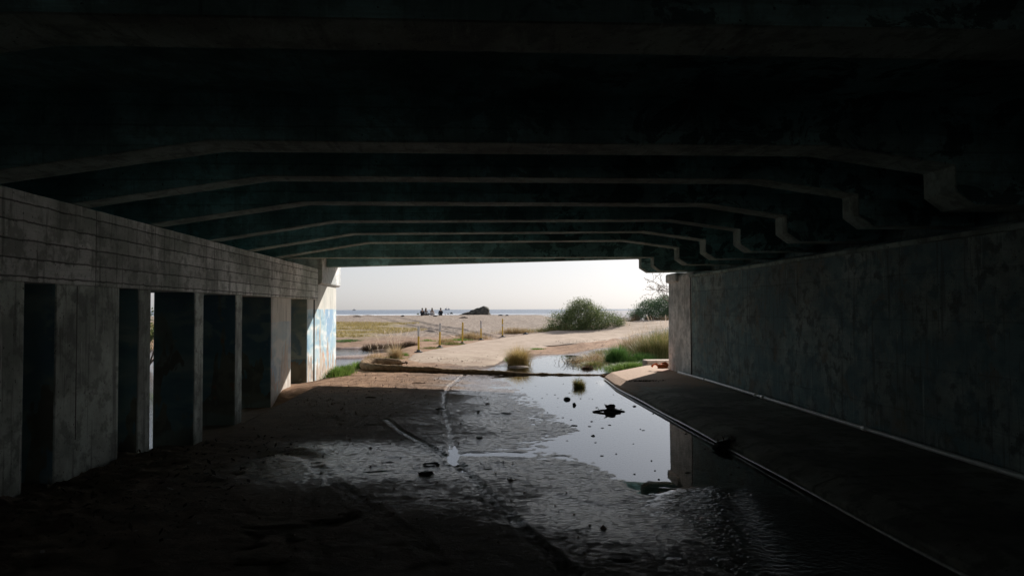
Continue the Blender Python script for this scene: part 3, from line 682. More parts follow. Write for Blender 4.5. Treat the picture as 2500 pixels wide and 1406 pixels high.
# grasses, left to right
x, y, z = G(843, 912); grass('grass_clump', (x-.15, y, z), .34, .6, .33, 2400, M['g_green'], 'bright green grass beside the mural pier and the fiber roll', .5, .014)
x, y, z = G(860, 902); grass('grass_clump', (x, y+.5, z), .26, .5, .30, 900, M['g_green'], 'green grass tucked against the looped end of the fiber roll', .55, .014)
x, y, z = G(966, 875); grass('fountain_grass', (x, y, z), .2, .2, .85, 620, M['g_straw'], 'pale fountain grass with feathery plumes left of the path', .75, .010, plumes=20)
x, y, z = G(912, 884); grass('fountain_grass', (x, y+.4, z), .45, .2, .50, 420, M['g_straw'], 'thin straw grass standing behind the looped fiber roll', .35, .008, plumes=7)
x, y, z = G(945, 876); grass('grass_clump', (x, y, z), .75, .3, .14, 900, M['g_green'], 'short green grass strip between fountain grass and straw grass', .5, .012)
x, y, z = G(985, 868); grass('grass_clump', (x, y, z), .2, .3, .2, 400, M['g_green'], 'small green tuft just right of the fountain grass', .5, .012)
for (px, py, rx, n, lb) in ((905, 853, .9, 1500, 'dark brown rushes at the creek bend, left end of the rush bank'), (945, 851, 1.0, 1500, 'dark brown rushes in the middle of the rush bank'), (985, 850, .6, 700, 'dark brown rushes at the right end of the rush bank')):
    x, y, z = G(px, py); grass('rushes', (x, y, z), rx, .35, .42, n, M['g_brown'], lb, .3, .016, group='dark rushes by the creek', cat='rushes')
x, y, z = G(845, 833); grass('grass_clump', (x, y, z), 1.0, .4, .20, 1000, M['g_dark'], 'low dark green tuft on the sand left of the rush bank', .5, .016)
for (px, py, rx, hh_, n, mt, lb) in ((1052, 852, .5, .16, 700, 'g_mixed', 'short weeds between the first and second yellow post'), (1100, 842, .9, .2, 900, 'g_mixed', 'yellow green weeds between the second and third yellow post'),
    (1085, 838, .5, .42, 420, 'g_straw', 'dry grass behind the second yellow post'), (1150, 828, 1.0, .65, 900, 'g_straw', 'tall dry grass between the third and fourth yellow post'),
    (1115, 832, .9, .22, 700, 'g_green', 'green weeds behind the third yellow post'), (1255, 815, 1.6, .6, 900, 'g_straw', 'dry grass right of the last yellow post'), (1320, 810, 2.0, .45, 1100, 'g_mixed', 'yellow green grass strip leading to the large bush'),
    (1045, 833, .5, .2, 300, 'g_green', 'small green weed on the sand above the second yellow post')):
    x, y, z = G(px, py); grass('grass_clump', (x, y+.3, z), rx, .4, hh_, n, M[mt], lb, .35, .016, group='weeds along the path edge')
# field of low golden plants
mb = MB(); rr = random.Random(3)
for i in range(48000):
    Y_ = 46 + 22*rr.random()**1.1; X_ = -30 + 27*rr.random()
    gg = float(1 if (X_ < -4.2-0.12*(Y_-46) + 2.0*math.sin(Y_*.5)) else 0)
    if not gg or math.sin(X_*.9+Y_*.35)+math.sin(Y_*1.3+X_*.2) < -.9: continue
    blade(mb, (X_, Y_, tz(X_, Y_)-.02), rr.uniform(.07, .22), rr.uniform(0, 6.28), rr.uniform(.2, .9), .045, 2)
M['g_field'] = leafmat('golden_pickleweed', [(0, (0.22, 0.18, 0.06)), (.5, (0.37, 0.29, 0.11)), (1, (0.48, 0.38, 0.18))])
o = mb.build('field_grass', M['g_field']); tag(o, kind='stuff')
# tussock by the puddle
x, y, z = G(1265, 893); grass('tussock', (x, y+.15, z), .30, .28, .85, 2400, M['g_gold'], 'golden brown tussock on a mud mound at the near edge of the sunny puddle', .65, .008, cat='tussock')
x, y, z = G(1243, 885); grass('grass_clump', (x, y+.5, z), .25, .35, .26, 500, M['g_green'], 'green tuft behind the golden tussock', .6, .01)
x, y, z = G(1310, 853); grass('grass_clump', (x, y, z), .55, .4, .13, 1200, M['g_green'], 'low green patch where the path meets the far end of the puddle', .6, .014)
mb = MB(); x, y, z = G(1262, 898); mb.blob((0, 0, -.03), (.44, .26, .09), 3, .16, 4); o = mb.build('mud_mound', plain('dark_mud', (0.10, 0.065, 0.04), .8, .4, 12, .8), loc=(x, y+.12, z), smooth=True); tag(o, 'low dark mud mound under the golden tussock', 'mound')
# right bank
for (px, py, rx, ry, hh_, n, mt, ln, pl, lb, nm) in (
    (1605, 874, .9, .6, 1.2, 4200, 'g_mixed', .5, 9, 'tall arching golden green grass against the right pier', 'tall_grass'),
    (1560, 860, .7, .5, .95, 1900, 'g_straw', .45, 12, 'tall straw grass left of the arching grass', 'tall_grass'),
    (1508, 884, .42, .35, .72, 1700, 'g_dark', .35, 0, 'upright dark green sedge in the middle of the right bank', 'sedge'),
    (1560, 880, .5, .4, .42, 1400, 'g_dark', .5, 0, 'dark green sedge in front of the straw grass', 'sedge'),
    (1538, 903, .75, .40, .30, 3800, 'g_green', .6, 0, 'bright green grass mat at the water edge by the pavement', 'grass_clump'),
    (1590, 893, .35, .3, .3, 700, 'g_dark', .55, 0, 'dark green tuft beside the pale concrete block', 'grass_clump'),
    (1450, 903, .45, .35, .26, 1100, 'g_mixed', .7, 0, 'half drowned green grass left of the bright grass mat', 'grass_clump'),
    (1420, 893, .6, .5, .34, 700, 'g_straw', .9, 0, 'fallen straw reeds lying over the puddle', 'reeds'),
    (1465, 880, .6, .5, .45, 900, 'g_straw', .8, 0, 'leaning dry reeds behind the drowned grass', 'reeds'),
    (1430, 912, .22, .16, .2, 420, 'g_brown', .6, 0, 'brown tuft touching the right part of the fiber roll', 'grass_clump'),
    (1490, 862, .8, .6, .3, 900, 'g_mixed', .6, 5, 'mixed grass at the far right bank of the puddle', 'grass_clump'),
    (1630, 845, .9, .8, 1.1, 1600, 'g_mixed', .45, 6, 'tall grass furthest right behind the pier', 'tall_grass')):
    x, y, z = G(px, py); z = max(z, -.04); grass(nm, (x, y, z), rx, ry, hh_, n, M[mt], lb, ln, .011, plumes=pl, cat=nm.replace('_', ' '))
# white dead stalks
mb = MB(); rr = random.Random(9)
for i in range(16):
    a = rr.uniform(0, 6.28); L_ = rr.uniform(.25, .6); mb.tube([(rr.gauss(0, .1), rr.gauss(0, .1), 0), (math.cos(a)*L_*.6, math.sin(a)*L_*.4, L_*rr.uniform(.3, .8))], [.011, .004], 5)
x, y, z = G(1440, 895); o = mb.build('dead_stalks', M['plume'], loc=(x, y, max(z, 0))); tag(o, 'white bleached dead stalks in the drowned grass', 'stalks')
mb = MB()
for i in range(22):
    a = rr.uniform(0, 6.28); b0 = Vector((rr.gauss(0, .22), rr.gauss(0, .2), -.02)); L_ = rr.uniform(.12, .35)
    mid = b0+Vector((math.cos(a)*L_*.5, math.sin(a)*L_*.4, L_*.6)); mb.tube([b0, mid, mid+Vector((rr.gauss(0, .12), rr.gauss(0, .1), rr.uniform(-.05, .12)))], [.006, .005, .003], 4)
x, y, z = G(1385, 895); o = mb.build('twigs', M['bark'], loc=(x, y, 0)); tag(o, 'bare dark twigs sticking out of the sunny puddle', 'twigs')
# tuft standing in the puddle
x, y = pixz(1412, 944, 0); grass('grass_clump', (x, y, -.02), .11, .09, .34, 500, M['g_mixed'], 'small round tuft standing alone in the shaded puddle', .4, .008)
# left creek bank plants seen between columns and far left bushes
bush('bush', (-12.6, 28.5, -.2), [(0, 0, 1.0, 1.8, 1.5, 1.6), (1.2, -.8, .5, 1.2, 1, 1.1), (-1.5, .5, .8, 1.6, 1.2, 1.5)], 9000, .12, M['leaf'], 'leafy bush glimpsed through the slit between the left columns', group='bushes by the beach path')
grass('grass_clump', (-8.3, 18.9, -.47), .8, .8, .35, 1500, M['g_green'], 'green creek side grass glimpsed through the slit between left columns', .5, .016)

# ------------------------------------------------------------------ fiber roll
m = NM('burlap_roll'); p = m.n('TexCoord').outputs['Object']; n = m.noise(p, 9, 5, .65); f = m.noise(m.scaled(p, (1, 3, 1)), 60, 3, .7)
M['burlap'] = m.fin(m.mix(m.mr(n, .35, .65), (0.20, 0.135, 0.085), (0.37, 0.265, 0.175)), .95, m.bump(m.math('ADD', n, m.math('MULTIPLY', f, .6)), .9, .03), .1)
pp = [(982,895,.10),(960,895.5,.112),(935,895.5,.118),(912,896,.12),(893,898,.118),(884,903,.115),(890,908,.113),(915,910.5,.112),(955,911,.10),(1000,912,.085),(1050,912.5,.078),(1120,913.5,.068),(1200,914,.058),(1280,914.5,.050),(1340,915,.052),(1400,916,.045),(1440,916,.04),(1487,916,.038)]
pts = [(*pixz(a, b, .0), r_) for a, b, r_ in pp]
P3 = np.array([(a, b, r_) for (a, b, r_) in pts]); d = np.concatenate([[0], np.cumsum(np.hypot(*np.diff(P3[:, :2], axis=0).T))])
tt = np.linspace(0, d[-1], 150); base = Vector((P3[0][0], P3[0][1], 0))
# smooth the centre line
def smooth(v):
    for _ in range(4): v = np.concatenate([[v[0]], (v[:-2]+2*v[1:-1]+v[2:])/4, [v[-1]]])
    return v
X_ = smooth(np.interp(tt, d, P3[:, 0])); Y_ = smooth(np.interp(tt, d, P3[:, 1])); R_ = np.interp(tt, d, P3[:, 2])
zg = terrain(X_, Y_, False)
R_ = R_*(1+.10*vnoise(tt/.22, tt*0, 5)+.08*vnoise(tt/.07, tt*0, 6)); R_[0] *= .35; R_[1] *= .8
fr_ = empty('fiber_roll', (base.x, base.y, 0), 'long brown burlap fiber roll across the mud, doubled back at its left end', 'erosion roll')
mb = MB(); Yc = Y_ + R_
mb.tube([(X_[i]-base.x, Yc[i]-base.y, max(zg[i], -.05)+R_[i]*.80) for i in range(150)], list(R_), 14); fo_ = mb.build('roll', M['burlap'], fr_, smooth=True)
mb = MB(); e0 = (X_[0]-base.x, Yc[0]-base.y, max(zg[0], 0)+.07); mb.tube([e0, (e0[0]+.06, e0[1], e0[2]-.01), (e0[0]+.10, e0[1], e0[2]+.02), (e0[0]+.14, e0[1]+.02, e0[2]-.02)], [.03, .02, .035, .045], 7); mb.build('tied_end', M['bark'], fr_)
mb = MB(); rr = random.Random(21)
for i in range(420):
    k = rr.randrange(8, 148); th = rr.uniform(.1, 2.9); c0 = Vector((X_[k]-base.x+rr.gauss(0, .03), Yc[k]-base.y-math.cos(th)*R_[k], max(zg[k], -.05)+R_[k]*.8+math.sin(th)*R_[k]))
    blade(mb, c0, rr.uniform(.02, .07), rr.uniform(0, 6.28), rr.uniform(.3, 1.2), .008, 2)
mb.build('loose_straw', M['g_straw'], fr_)
mb = MB(); x, y = pixz(835, 908, -.02); mb.tube([(x-.35, y+.1, .06), (x-.1, y, .02), (x+.05, y-.25, .0), (x+.15, y-.4, .01)], .008, 6); o = mb.build('rope', M['plume']); tag(o, 'thin pale rope trailing from the green grass beside the mural pier', 'rope')

# ------------------------------------------------------------------ delineator posts
M['yellow'] = plain('yellow_plastic', (0.60, 0.38, 0.045), .45, .12, 8, .1)
M['band'] = plain('grey_reflective_band', (0.50, 0.47, 0.45), .4, .1, 20, .1)
M['rubber'] = plain('black_rubber', (0.03, 0.03, 0.032), .7, .2, 10)
BL = [(1022, 797.5, 860, .0, .38, 'yellow post with wide grey top band, leftmost and tallest of the five', 0), (1073.5, 790, 849, .0, .34, 'yellow post with grey top, second from the left along the path', .02),
      (1128.5, 787, 840, 0, 0, 'all yellow post without grey band, in the middle of the five', .03), (1174.6, 783, 830, 0, .40, 'yellow post with pale grey upper half, fourth from the left', -.01), (1227, 778, 823, .30, .42, 'yellow post with narrow grey band below a yellow tip, furthest right', 0)]
for px, yt, yb, b0, b1, lb, lean in BL:
    x, y, z = at(px, yb); h_ = (yb-yt)*y/1800
    ob = empty('bollard', (x, y, z), lb, 'bollard', 'yellow posts along the path'); ob.rotation_euler = (0, lean, 0)
    r_ = .042
    mb = MB(); mb.tube([(0, 0, .04), (0, 0, h_-.02), (0, 0, h_)], [r_, r_, r_*.7], 14); mb.build('post', M['yellow'], ob, smooth=False, bevel=0)
    if b1 > 0:
        mb = MB(); mb.tube([(0, 0, h_*(1-b1)), (0, 0, h_*(1-b0)+.003)], r_+.006, 14); mb.build('band', M['band'], ob)
    mb = MB(); mb.tube([(0, 0, -.02), (0, 0, .03), (0, 0, .05), (0, 0, .11)], [.19, .18, .10, .065], 14); mb.build('base', M['rubber'], ob)
x, y, z = at(1283, 816); mb = MB(); mb.tube([(0, 0, -.02), (0, 0, .03), (0, 0, .06), (0, 0, .13)], [.2, .19, .10, .06], 14); mb.blob((.12, .05, .04), (.09, .08, .06), 1, .2, 3)
o = mb.build('rubber_stub', M['rubber'], loc=(x, y, z)); tag(o, 'empty black post base on the path edge, its post missing', 'post base')

# ------------------------------------------------------------------ stones and litter in the puddle
M['stone'] = plain('dark_wet_stone', (0.055, 0.05, 0.045), .35, .35, 14, .6)
M['stone2'] = plain('brown_stone', (0.20, 0.13, 0.08), .8, .35, 14, .6)
M['leafl'] = plain('sodden_leaf', (0.06, 0.045, 0.03), .6, .3, 20, .5)
ST = [(1384, 975, 18, 17, 'largest dark stone near the tuft in the shaded puddle'), (1402, 989, 11, 19, 'pointed dark stone just right of the largest stone'), (1361, 993, 11, 5, 'flat dark stone left below the largest stone'),
      (1549, 992, 12, 10, 'small triangular stone right of the debris heap'), (1400, 1039, 22, 8, 'low wide stone in the middle of the puddle'), (1447, 1064, 11, 12, 'square dark stone below the middle of the puddle'),
      (1386, 1078, 24, 6, 'double lobed flat stone at the muddy edge of the puddle'), (1547, 1083, 8, 7, 'tiny stone low in the puddle left of the pier reflection'), (1333, 966, 9, 4, 'sliver of stone near the sunny mud edge'),
      (1372, 952, 7, 3, 'tiny flat stone just left of the lone tuft'), (1190, 987, 12, 8, 'lone brown round stone on the dark wet mud'), (1168, 1004, 26, 6, 'flat clod on the wet mud left of the brown stone'), (1232, 1010, 34, 9, 'broad dark clod on the wet mud right of the tyre track'),
      (1172, 1070, 20, 9, 'dark clod between the tyre track and the puddle'), (1052, 1140, 38, 14, 'ring shaped clod of mud left of the track crossing'), (1040, 1162, 44, 22, 'jagged dark clod below the ring shaped clod'), (1030, 1042, 24, 6, 'small clod above the crossing tracks'),
      (1415, 975, 5, 4, 'pebble beside the largest stone'), (1343, 985, 8, 3, 'small flat pebble left of the largest stone')]
for i, (px, py, wpx, hpx, lb) in enumerate(ST):
    x, y = pixz(px, py, 0); S = y/1800; mb = MB(); mb.blob((0, 0, hpx*S*.10), (wpx*S*.48, wpx*S*.40, hpx*S*(.28 if i > 9 else .36)), 3, .26 if i > 9 else .16, i+3)
    if i == 14:
        mb = MB(); mb.tube([(math.cos(a)*wpx*S*.45, math.sin(a)*wpx*S*.6, .004) for a in np.linspace(0, 6.0, 16)], [.010+.005*math.sin(k*1.7) for k in range(16)], 7)
    if i == 6: mb.blob((wpx*S*.55, 0, hpx*S*.1), (wpx*S*.3, wpx*S*.3, hpx*S*.5), 2, .2, 9)
    o = mb.build('stone' if 'clod' not in lb else 'mud_clod', M['stone2'] if i == 10 else M['stone'], loc=(x, y, max(tz(x, y), -.01)-.004), smooth=True)
    o.rotation_euler[2] = i*1.3; tag(o, lb, 'stone' if 'clod' not in lb else 'clod', 'stones and clods on the underpass floor')
# debris heap in the puddle
x, y = pixz(1495, 1005, 0); dh = empty('debris_heap', (x, y, 0), 'dark heap of sodden debris with a stick in the shaded puddle', 'debris')
mb = MB(); mb.blob((0, 0, .01), (.16, .11, .045), 3, .2, 2); mb.blob((.12, .02, 0), (.11, .08, .028), 2, .3, 5); mb.build('mound', M['stone'], dh, smooth=True)
mb = MB(); mb.blob((-.02, .10, .075), (.085, .04, .035), 3, .2, 8); mb.tube([(-.08, .08, .09), (-.12, .08, .115)], [.015, .006], 5); mb.build('bark_piece', M['leafl'], dh)
mb = MB(); mb.tube([(-.33, .0, .008), (-.22, .01, .018), (-.1, .0, .03)], [.01, .02, .022], 6); mb.build('stick', M['leafl'], dh)
for i, (px, py, L_, lb) in enumerate(((1020, 939, .28, 'dark straight stick lying on the sunny wet mud'), (1075, 1002, .16, 'short dark stick beside the curved tyre track'), (905, 975, .2, 'dark stick on the shaded mud left of the tracks'))):
    x, y = pixz(px, py, .02); rr = random.Random(i+70); mb = MB()
    mb.tube([(-L_/2, 0, .012), (-L_*.15, .01, .02), (L_*.2, -.01, .016), (L_/2, .012, .01)], [.006, .013, .012, .004], 6); mb.tube([(L_*.05, 0, .018), (L_*.2, .05, .03)], [.007, .003], 5)
    o = mb.build('stick', M['leafl'], loc=(x, y, float(terrain(np.array([x]), np.array([y]))[0]))); tag(o, lb, 'stick', 'sticks on the mud')
# tiny floating leaves: too many to count
mb = MB(); rr = random.Random(12)
for i in range(46):
    Yv = rr.uniform(7.2, 17); xs_ = float(np.interp(Yv, XS_Y, XS_X)); Xv = xs_ + (3.05-xs_)*rr.random()**1.4
    s = rr.uniform(.005, .02); a = rr.uniform(0, 3.14)
    mb.blob((Xv, Yv, .003), (s*1.5, s*.8, .006), 1, .3, i)
o = mb.build('floating_litter', M['leafl']); tag(o, kind='stuff')
# leaf litter and sticks on the mud at left
mb = MB()
for i in range(900):
    Yv = rr.uniform(5.2, 9.8); Xv = -4.0 + 1.9*rr.random()**1.5 + .0*Yv; s = rr.uniform(.012, .045); z = float(terrain(np.array([Xv]), np.array([Yv]))[0])
    a = Vector((rr.gauss(0, 1), rr.gauss(0, 1), rr.gauss(0, .4))).normalized()*s; b = a.cross(Vector((rr.gauss(0, .4), rr.gauss(0, .4), 1))).normalized()*s*.4; c0 = Vector((Xv, Yv, z+.01))
    mb.add([c0, c0+a+b, c0+a*2, c0+a-b], [(0, 1, 2, 3)])
o = mb.build('leaf_litter', M['leafl']); tag(o, kind='stuff')
# clump stuck on the kerb
x, y = pixz(1745, 1083, .06); kc = empty('debris_clump', (3.12, y, .0), 'dark clump of weeds and leaves caught on the kerb edge', 'debris')
mb = MB(); mb.blob((0, 0, .05), (.13, .12, .07), 2, .35, 31); mb.blob((-.1, -.05, .02), (.1, .1, .04), 2, .3, 33); mb.build('mound', M['stone'], kc)
mb = MB()
for i in range(60): blade(mb, (rr.gauss(.03, .06), rr.gauss(0, .06), .06), rr.uniform(.06, .16), rr.uniform(0, 6.28), rr.uniform(.3, 1.1), .01, 3)
mb.build('weed', M['g_brown'], kc)
# small stones and crumbs strewn on the sunny mud and along the path: too many to count
mb = MB(); rr = random.Random(44)
def crumb(x, y, z, s):
    a = rr.uniform(0, 6.28); n_ = 5
    ring = [(x+math.cos(a+k*1.2566)*s*rr.uniform(.6, 1.2), y+math.sin(a+k*1.2566)*s*rr.uniform(.6, 1.2), z-.004) for k in range(n_)]
    mb.add(ring+[(x+rr.gauss(0, s*.2), y+rr.gauss(0, s*.2), z+s*rr.uniform(.4, .9))], [(k, (k+1) % n_, n_) for k in range(n_)])
pts_ = [(-3.3+5.5*rr.random(), rr.uniform(13, 21)) for _ in range(2600)] + [(-3.3+5.0*rr.random(), rr.uniform(5, 13)) for _ in range(900)] + [(-3+10*rr.random(), rr.uniform(21, 40)) for _ in range(2200)]
zz_ = terrain(np.array([p[0] for p in pts_]), np.array([p[1] for p in pts_]))
for (x, y), z in zip(pts_, zz_):
    if z < .010 or (y < 13 and rr.random() < .5): continue
    crumb(x, y, z + (.045 if y > 23 else 0), rr.uniform(.005, .02)*(1.3 if y > 21 else 1)*(2.0 if rr.random() < .04 else 1))
M['crumb'] = plain('gravel_crumb', (0.26, 0.19, 0.14), .9, .5, 6); o = mb.build('gravel', M['crumb']); tag(o, kind='stuff')
# orange bag and concrete block at the pier foot
M['orange'] = plain('orange_cloth', (0.80, 0.20, 0.06), .7, .25, 14, .8)
x, y = pixz(1618, 906, .17); ob = empty('orange_bag', (x, y, .17), 'crumpled orange bag slumped at the foot of the right pier', 'bag')
mb = MB(); mb.blob((0, 0, .07), (.13, .10, .11), 3, .28, 6, flat=0); mb.blob((.08, .1, .12), (.10, .08, .09), 3, .3, 12, flat=0); mb.build('sack', M['orange'], ob, smooth=True)
mb = MB(); mb.tube([(-.06, .05, .10), (-.13, .14, .17), (-.18, .2, .15), (-.21, .24, .10)], [.03, .03, .02, .03], 7); mb.build('strap', M['orange'], ob)
x, y = pixz(1612, 893, .16); mb = MB(); mb.box((-.32, -.25, -.15), (.5, .3, .09)); o = mb.build('concrete_block', plain('pale_block', (0.42, 0.32, 0.26), .9, .3, 9, .7), loc=(x, y+.45, .2), bevel=.03); tag(o, 'pale concrete block lying beyond the orange bag', 'block')
# ragged mat whose shadow falls on the sunny pavement
mb = MB()
for i in range(260): blade(mb, (rr.gauss(0, .16), rr.gauss(0, .05), .0), rr.uniform(.01, .05), rr.uniform(0, 6.28), rr.uniform(.5, 1.3), .014, 2)
x, y = pixz(1575, 930, .17); o = mb.build('weed_mat', M['g_brown'], loc=(x, y, .168)); tag(o, 'dark mat of dead weed on the pavement at the shadow line', 'weed')

# ------------------------------------------------------------------ beach: rock, people, bags, driftwood
m = NM('beach_rock'); p = m.n('TexCoord').outputs['Object']; n = m.noise(p, 2.2, 7, .65)
M['rock'] = m.fin(m.mix(m.mr(n, .35, .65), (0.045, 0.042, 0.036), (0.14, 0.125, 0.10)), .9, m.bump(n, 1.0, .25), .2)
CY = 93.0
def bp(px, y=CY): d = ray(px, 768); return d.x*y
x0 = bp(1163, 99); S = 99/1800; zb = 1.7-(769-755.5)*S
mb = MB()
def rockpart(c, r, seed): mb.blob(c, r, 4, .16, seed)
rockpart((.95, 0, .25), (.95, 1.0, 1.0), 4); rockpart((.1, .1, .2), (1.15, .9, .75), 8); rockpart((-.95, 0, .0), (1.2, .8, .45), 11); rockpart((1.2, -.3, .1), (.75, .7, .75), 15); rockpart((-1.6, 0, -.1), (.8, .6, .32), 17)
o = mb.build('boulder', M['rock'], loc=(x0, 99, zb-.06), smooth=False); tag(o, 'large dark craggy rock on the beach crest, sloping down to the left', 'rock')
M['skin'] = plain('skin', (0.42, 0.26, 0.18), .6, .1, 10, .1)
def skinmesh(name, joints, edges, mat, parent):
    me_ = bpy.data.meshes.new(name); ks = list(joints); me_.from_pydata([joints[k][0] for k in ks], [(ks.index(a), ks.index(b)) for a, b in edges], []); me_.materials.append(mat)
    o_ = bpy.data.objects.new(name, me_); C.objects.link(o_); o_.parent = parent
    md = o_.modifiers.new('skin', 'SKIN'); md.use_smooth_shade = True
    for i, k in enumerate(ks):
        sv = me_.skin_vertices[0].data[i]; sv.radius = (joints[k][1], joints[k][1]*joints[k][2] if len(joints[k]) > 2 else joints[k][1]); sv.use_root = (i == 0)
    sb = o_.modifiers.new('sub', 'SUBSURF'); sb.levels = 1; sb.render_levels = 1
    return o_
def person(px, yb, hpx, top, trouser, hair, label, rz=0, lean=0.0, prop=False, legs='cross', longhair=False, y=CY):
    x = bp(px, y); gz = tz(x, y); ob = empty('person', (x, y, gz), label, 'person', 'people sitting on the beach crest', rz)
    k = .88; L = {}
    L['pelvis'] = ((0, 0, .11), .15, .8); L['belly'] = ((0, lean*.3, .28), .13, .75); L['chest'] = ((0, lean*.7, .46), .155, .7); L['neckb'] = ((0, lean, .60), .09); L['neck'] = ((0, lean+.01, .67), .055)
    for s, n_ in ((-1, 'l'), (1, 'r')):
        L['sh'+n_] = ((s*.17, lean*.95, .56), .065)
        if prop and s < 0: L['el'+n_] = ((s*.25, lean-.14, .32), .045); L['wr'+n_] = ((s*.30, lean-.22, .06), .03); L['ha'+n_] = ((s*.31, lean-.25, .02), .035)
        else: L['el'+n_] = ((s*.24, lean+.10, .34), .045); L['wr'+n_] = ((s*.17, lean+.30, .27), .03); L['ha'+n_] = ((s*.13, lean+.36, .26), .034)
        kz = .42 if legs == 'up' else .2; kx = .16 if legs == 'up' else .34
        L['hip'+n_] = ((s*.10, .04, .11), .09); L['kn'+n_] = ((s*kx, .42, kz), .065); L['an'+n_] = ((s*.12 if legs == 'up' else -s*.05, .62 if legs == 'up' else .38, .06), .04); L['ft'+n_] = ((s*.13 if legs == 'up' else -s*.18, .78 if legs == 'up' else .42, .03), .035)
    L['head'] = ((0, lean+.02, .78), .095, 1.0); L['crown'] = ((0, lean+.02, .86), .08, 1.0)
    E = [('pelvis','belly'),('belly','chest'),('chest','neckb'),('neckb','neck'),('neck','head'),('head','crown')]
    for n_ in 'lr': E += [('neckb','sh'+n_),('sh'+n_,'el'+n_),('el'+n_,'wr'+n_),('wr'+n_,'ha'+n_),('pelvis','hip'+n_),('hip'+n_,'kn'+n_),('kn'+n_,'an'+n_),('an'+n_,'ft'+n_)]
    skinmesh('body', L, E, M['skin'], ob)
    def sub(keys, gr): return {q_: (L[q_][0], L[q_][1]*gr, *(L[q_][2:])) for q_ in keys}
    kj = ['pelvis','belly','chest','neckb','shl','shr','ell','elr','wrl','wrr']; skinmesh('jacket', sub(kj, 1.18), [e for e in E if e[0] in kj and e[1] in kj], top, ob)
    kt = ['pelvis','hipl','hipr','knl','knr','anl','anr']; skinmesh('trousers', sub(kt, 1.17), [e for e in E if e[0] in kt and e[1] in kt], trouser, ob)
    hb = MB(); hb.blob((0, lean-.01, .84), (.108, .115, .115), 2, .06, 3)
    if longhair: hb.blob((0, lean-.08, .68), (.10, .055, .20), 2, .1, 5)
    hb.build('hair', hair, ob, smooth=True); return ob
navy = plain('navy_cloth', (0.02, 0.026, 0.035), .8); black = plain('black_cloth', (0.015, 0.015, 0.017), .8); cream = plain('cream_cloth', (0.55, 0.50, 0.46), .85); grey = plain('grey_cloth', (0.34, 0.33, 0.33), .85)
dk = plain('dark_hair', (0.03, 0.02, 0.015), .6); br_ = plain('brown_hair', (0.10, 0.055, 0.03), .6)
person(1031, 768, 17, navy, black, dk, 'person in dark clothes sitting upright, leftmost of the four on the beach', legs='up', y=91)
person(1040, 768, 14, grey, black, br_, 'person with long brown hair and grey top sitting second from left', longhair=True, rz=-.6)
person(1055, 768, 14, cream, grey, br_, 'person in a cream top with brown hair sitting alone between the pairs', longhair=True)
person(1076, 768, 16, navy, navy, dk, 'person in a dark shirt leaning back on one arm beside the bags', lean=-.08, prop=True, legs='up', y=91)
def bag(px, wd, ht, mat, lb, y=CY):
    x = bp(px, y); ob = empty('bag', (x, y, tz(x, y)), lb, 'bag', 'bags beside the people on the beach'); mb = MB(); mb.blob((0, 0, ht*.45), (wd/2, wd*.35, ht*.55), 3, .1, int(px), flat=0); mb.build('sack', mat, ob, smooth=True)
    mb = MB(); mb.tube([(math.cos(a)*wd*.22, -.02, ht*.9+math.sin(a)*ht*.28) for a in np.linspace(0, math.pi, 8)], .015, 6); mb.build('handle', mat, ob)
bag(1102, .42, .34, black, 'black rounded bag right of the seated people')
bag(1094, .28, .24, cream, 'small white bag between the leaning person and black bag')
bag(1020.5, .34, .26, plain('olive_cloth', (0.22, 0.25, 0.12), .8), 'olive green bag at the left of the seated people')
bag(1087, .16, .14, plain('red_cloth', (0.3, .07, .05), .8), 'small reddish bag beside the leaning person')
M['drift'] = plain('driftwood', (0.09, 0.065, 0.045), .9, .4, 10)
for i, (px, py, L_, lb) in enumerate(((1062, 773, .5, 'short dark driftwood piece just below the cream topped person'), (1132, 777, .9, 'dark driftwood stick on the sand below the rock left end'), (983, 773, .45, 'small driftwood lump left of the group'), (1222, 768, .6, 'driftwood lump on the crest right of the rock'), (1238, 768, .4, 'smaller driftwood lump furthest right on the crest'), (872, 774, 1.0, 'driftwood line on the sand at far left'))):
    x, y, z = at(px, max(py, 771)); rr = random.Random(i); mb = MB()
    mb.tube([(-L_/2, 0, .05), (-L_*.1, .05, .09), (L_*.25, -.02, .07), (L_/2, .03, .04)], [.03, .07, .06, .02], 7); mb.blob((L_*.1, 0, .08), (.13, .08, .09), 1, .3, i)
    o = mb.build('driftwood', M['drift'], loc=(x, y, z)); tag(o, lb, 'driftwood', 'driftwood on the beach')

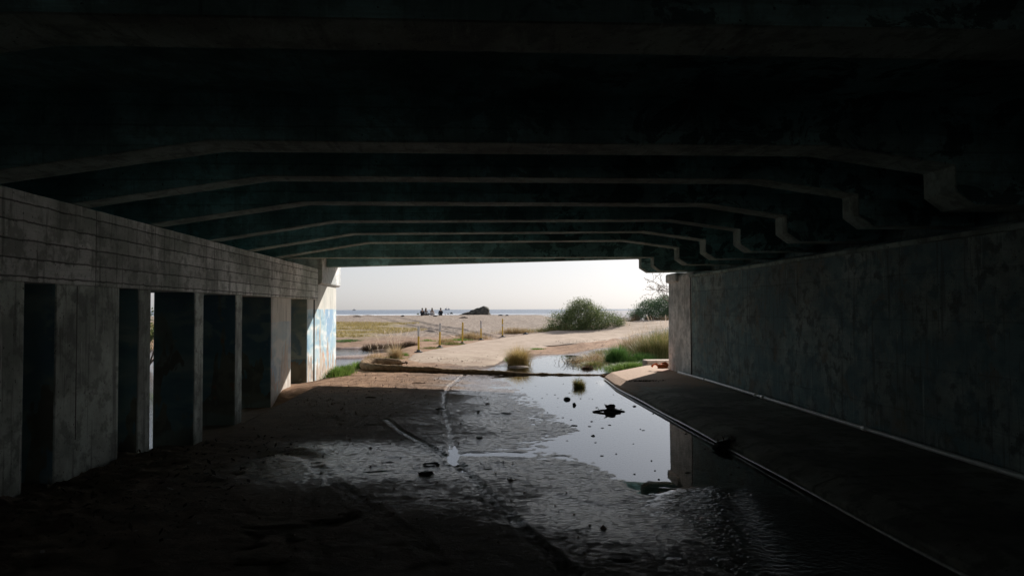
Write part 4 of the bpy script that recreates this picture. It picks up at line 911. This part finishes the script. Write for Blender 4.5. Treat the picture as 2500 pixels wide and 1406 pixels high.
# ------------------------------------------------------------------ ships on the horizon
M['hull'] = plain('grey_hull', (0.20, 0.22, 0.27), .6, .05, .2); M['upper'] = plain('pale_superstructure', (0.42, 0.42, 0.46), .6, .05, .2)
def hull(mb, L_, W_, D_):
    n = 9; top, bot = [], []
    for i in range(n):
        t = i/(n-1); w_ = W_/2*math.sin(min(1, (t*1.6+.15))*math.pi/2)*(1-max(0, t-.6)**1.5*3.2); w_ = max(w_, .05)
        sh = D_*(1+.5*max(0, t-.6)**1.2*2.2); xx = -L_/2+L_*t
        top.append((xx, w_, sh)); bot.append((xx*.93, w_*.8, -1))
    vs_ = [(a, -b, c_) for a, b, c_ in top] + top + [(a, -b, c_) for a, b, c_ in bot] + bot; fs = []
    for i in range(n-1): fs += [(i, i+1, n+i+1, n+i), (i, 2*n+i, 2*n+i+1, i+1), (n+i, n+i+1, 3*n+i+1, 3*n+i), (2*n+i, 3*n+i, 3*n+i+1, 2*n+i+1)]
    fs += [(0, n, 3*n, 2*n), (n-1, 3*n-1, 4*n-1, 2*n-1)]; mb.add(vs_, fs)
for (px, Yv, L_, kind, lb) in ((864, 2600, 13, 0, 'small dark fishing boat on the horizon at the left, beside the mural pier'), (1092, 3600, 26, 1, 'pale two masted ship on the horizon behind the leaning person')):
    x = ray(px, 756).x*Yv; ob = empty('ship', (x, Yv, -.6), lb, 'ship', 'ships on the horizon')
    mb = MB(); hull(mb, L_, L_*.25, L_*.13); mb.build('hull', M['hull'] if not kind else M['upper'], ob)
    mb = MB()
    if kind: mb.box((-L_*.42, -2, L_*.13), (-L_*.1, 2, L_*.30)); mb.box((L_*.12, -2, L_*.13), (L_*.38, 2, L_*.26))
    else: mb.box((-L_*.1, -1.3, L_*.12), (L_*.22, 1.3, L_*.34)); mb.box((-L_*.02, -1, L_*.34), (L_*.12, 1, L_*.45))
    mb.build('cabin', M['upper'], ob)
    for mx_ in ((-L_*.12, L_*.18) if kind else (L_*.05,)):
        mb = MB(); mb.tube([(mx_, 0, L_*.12), (mx_, 0, L_*(.62 if kind else .6))], L_*.013, 6); mb.tube([(mx_-L_*.06, 0, L_*.42), (mx_+L_*.06, 0, L_*.5)], L_*.006, 5); mb.build('mast', M['hull'], ob)
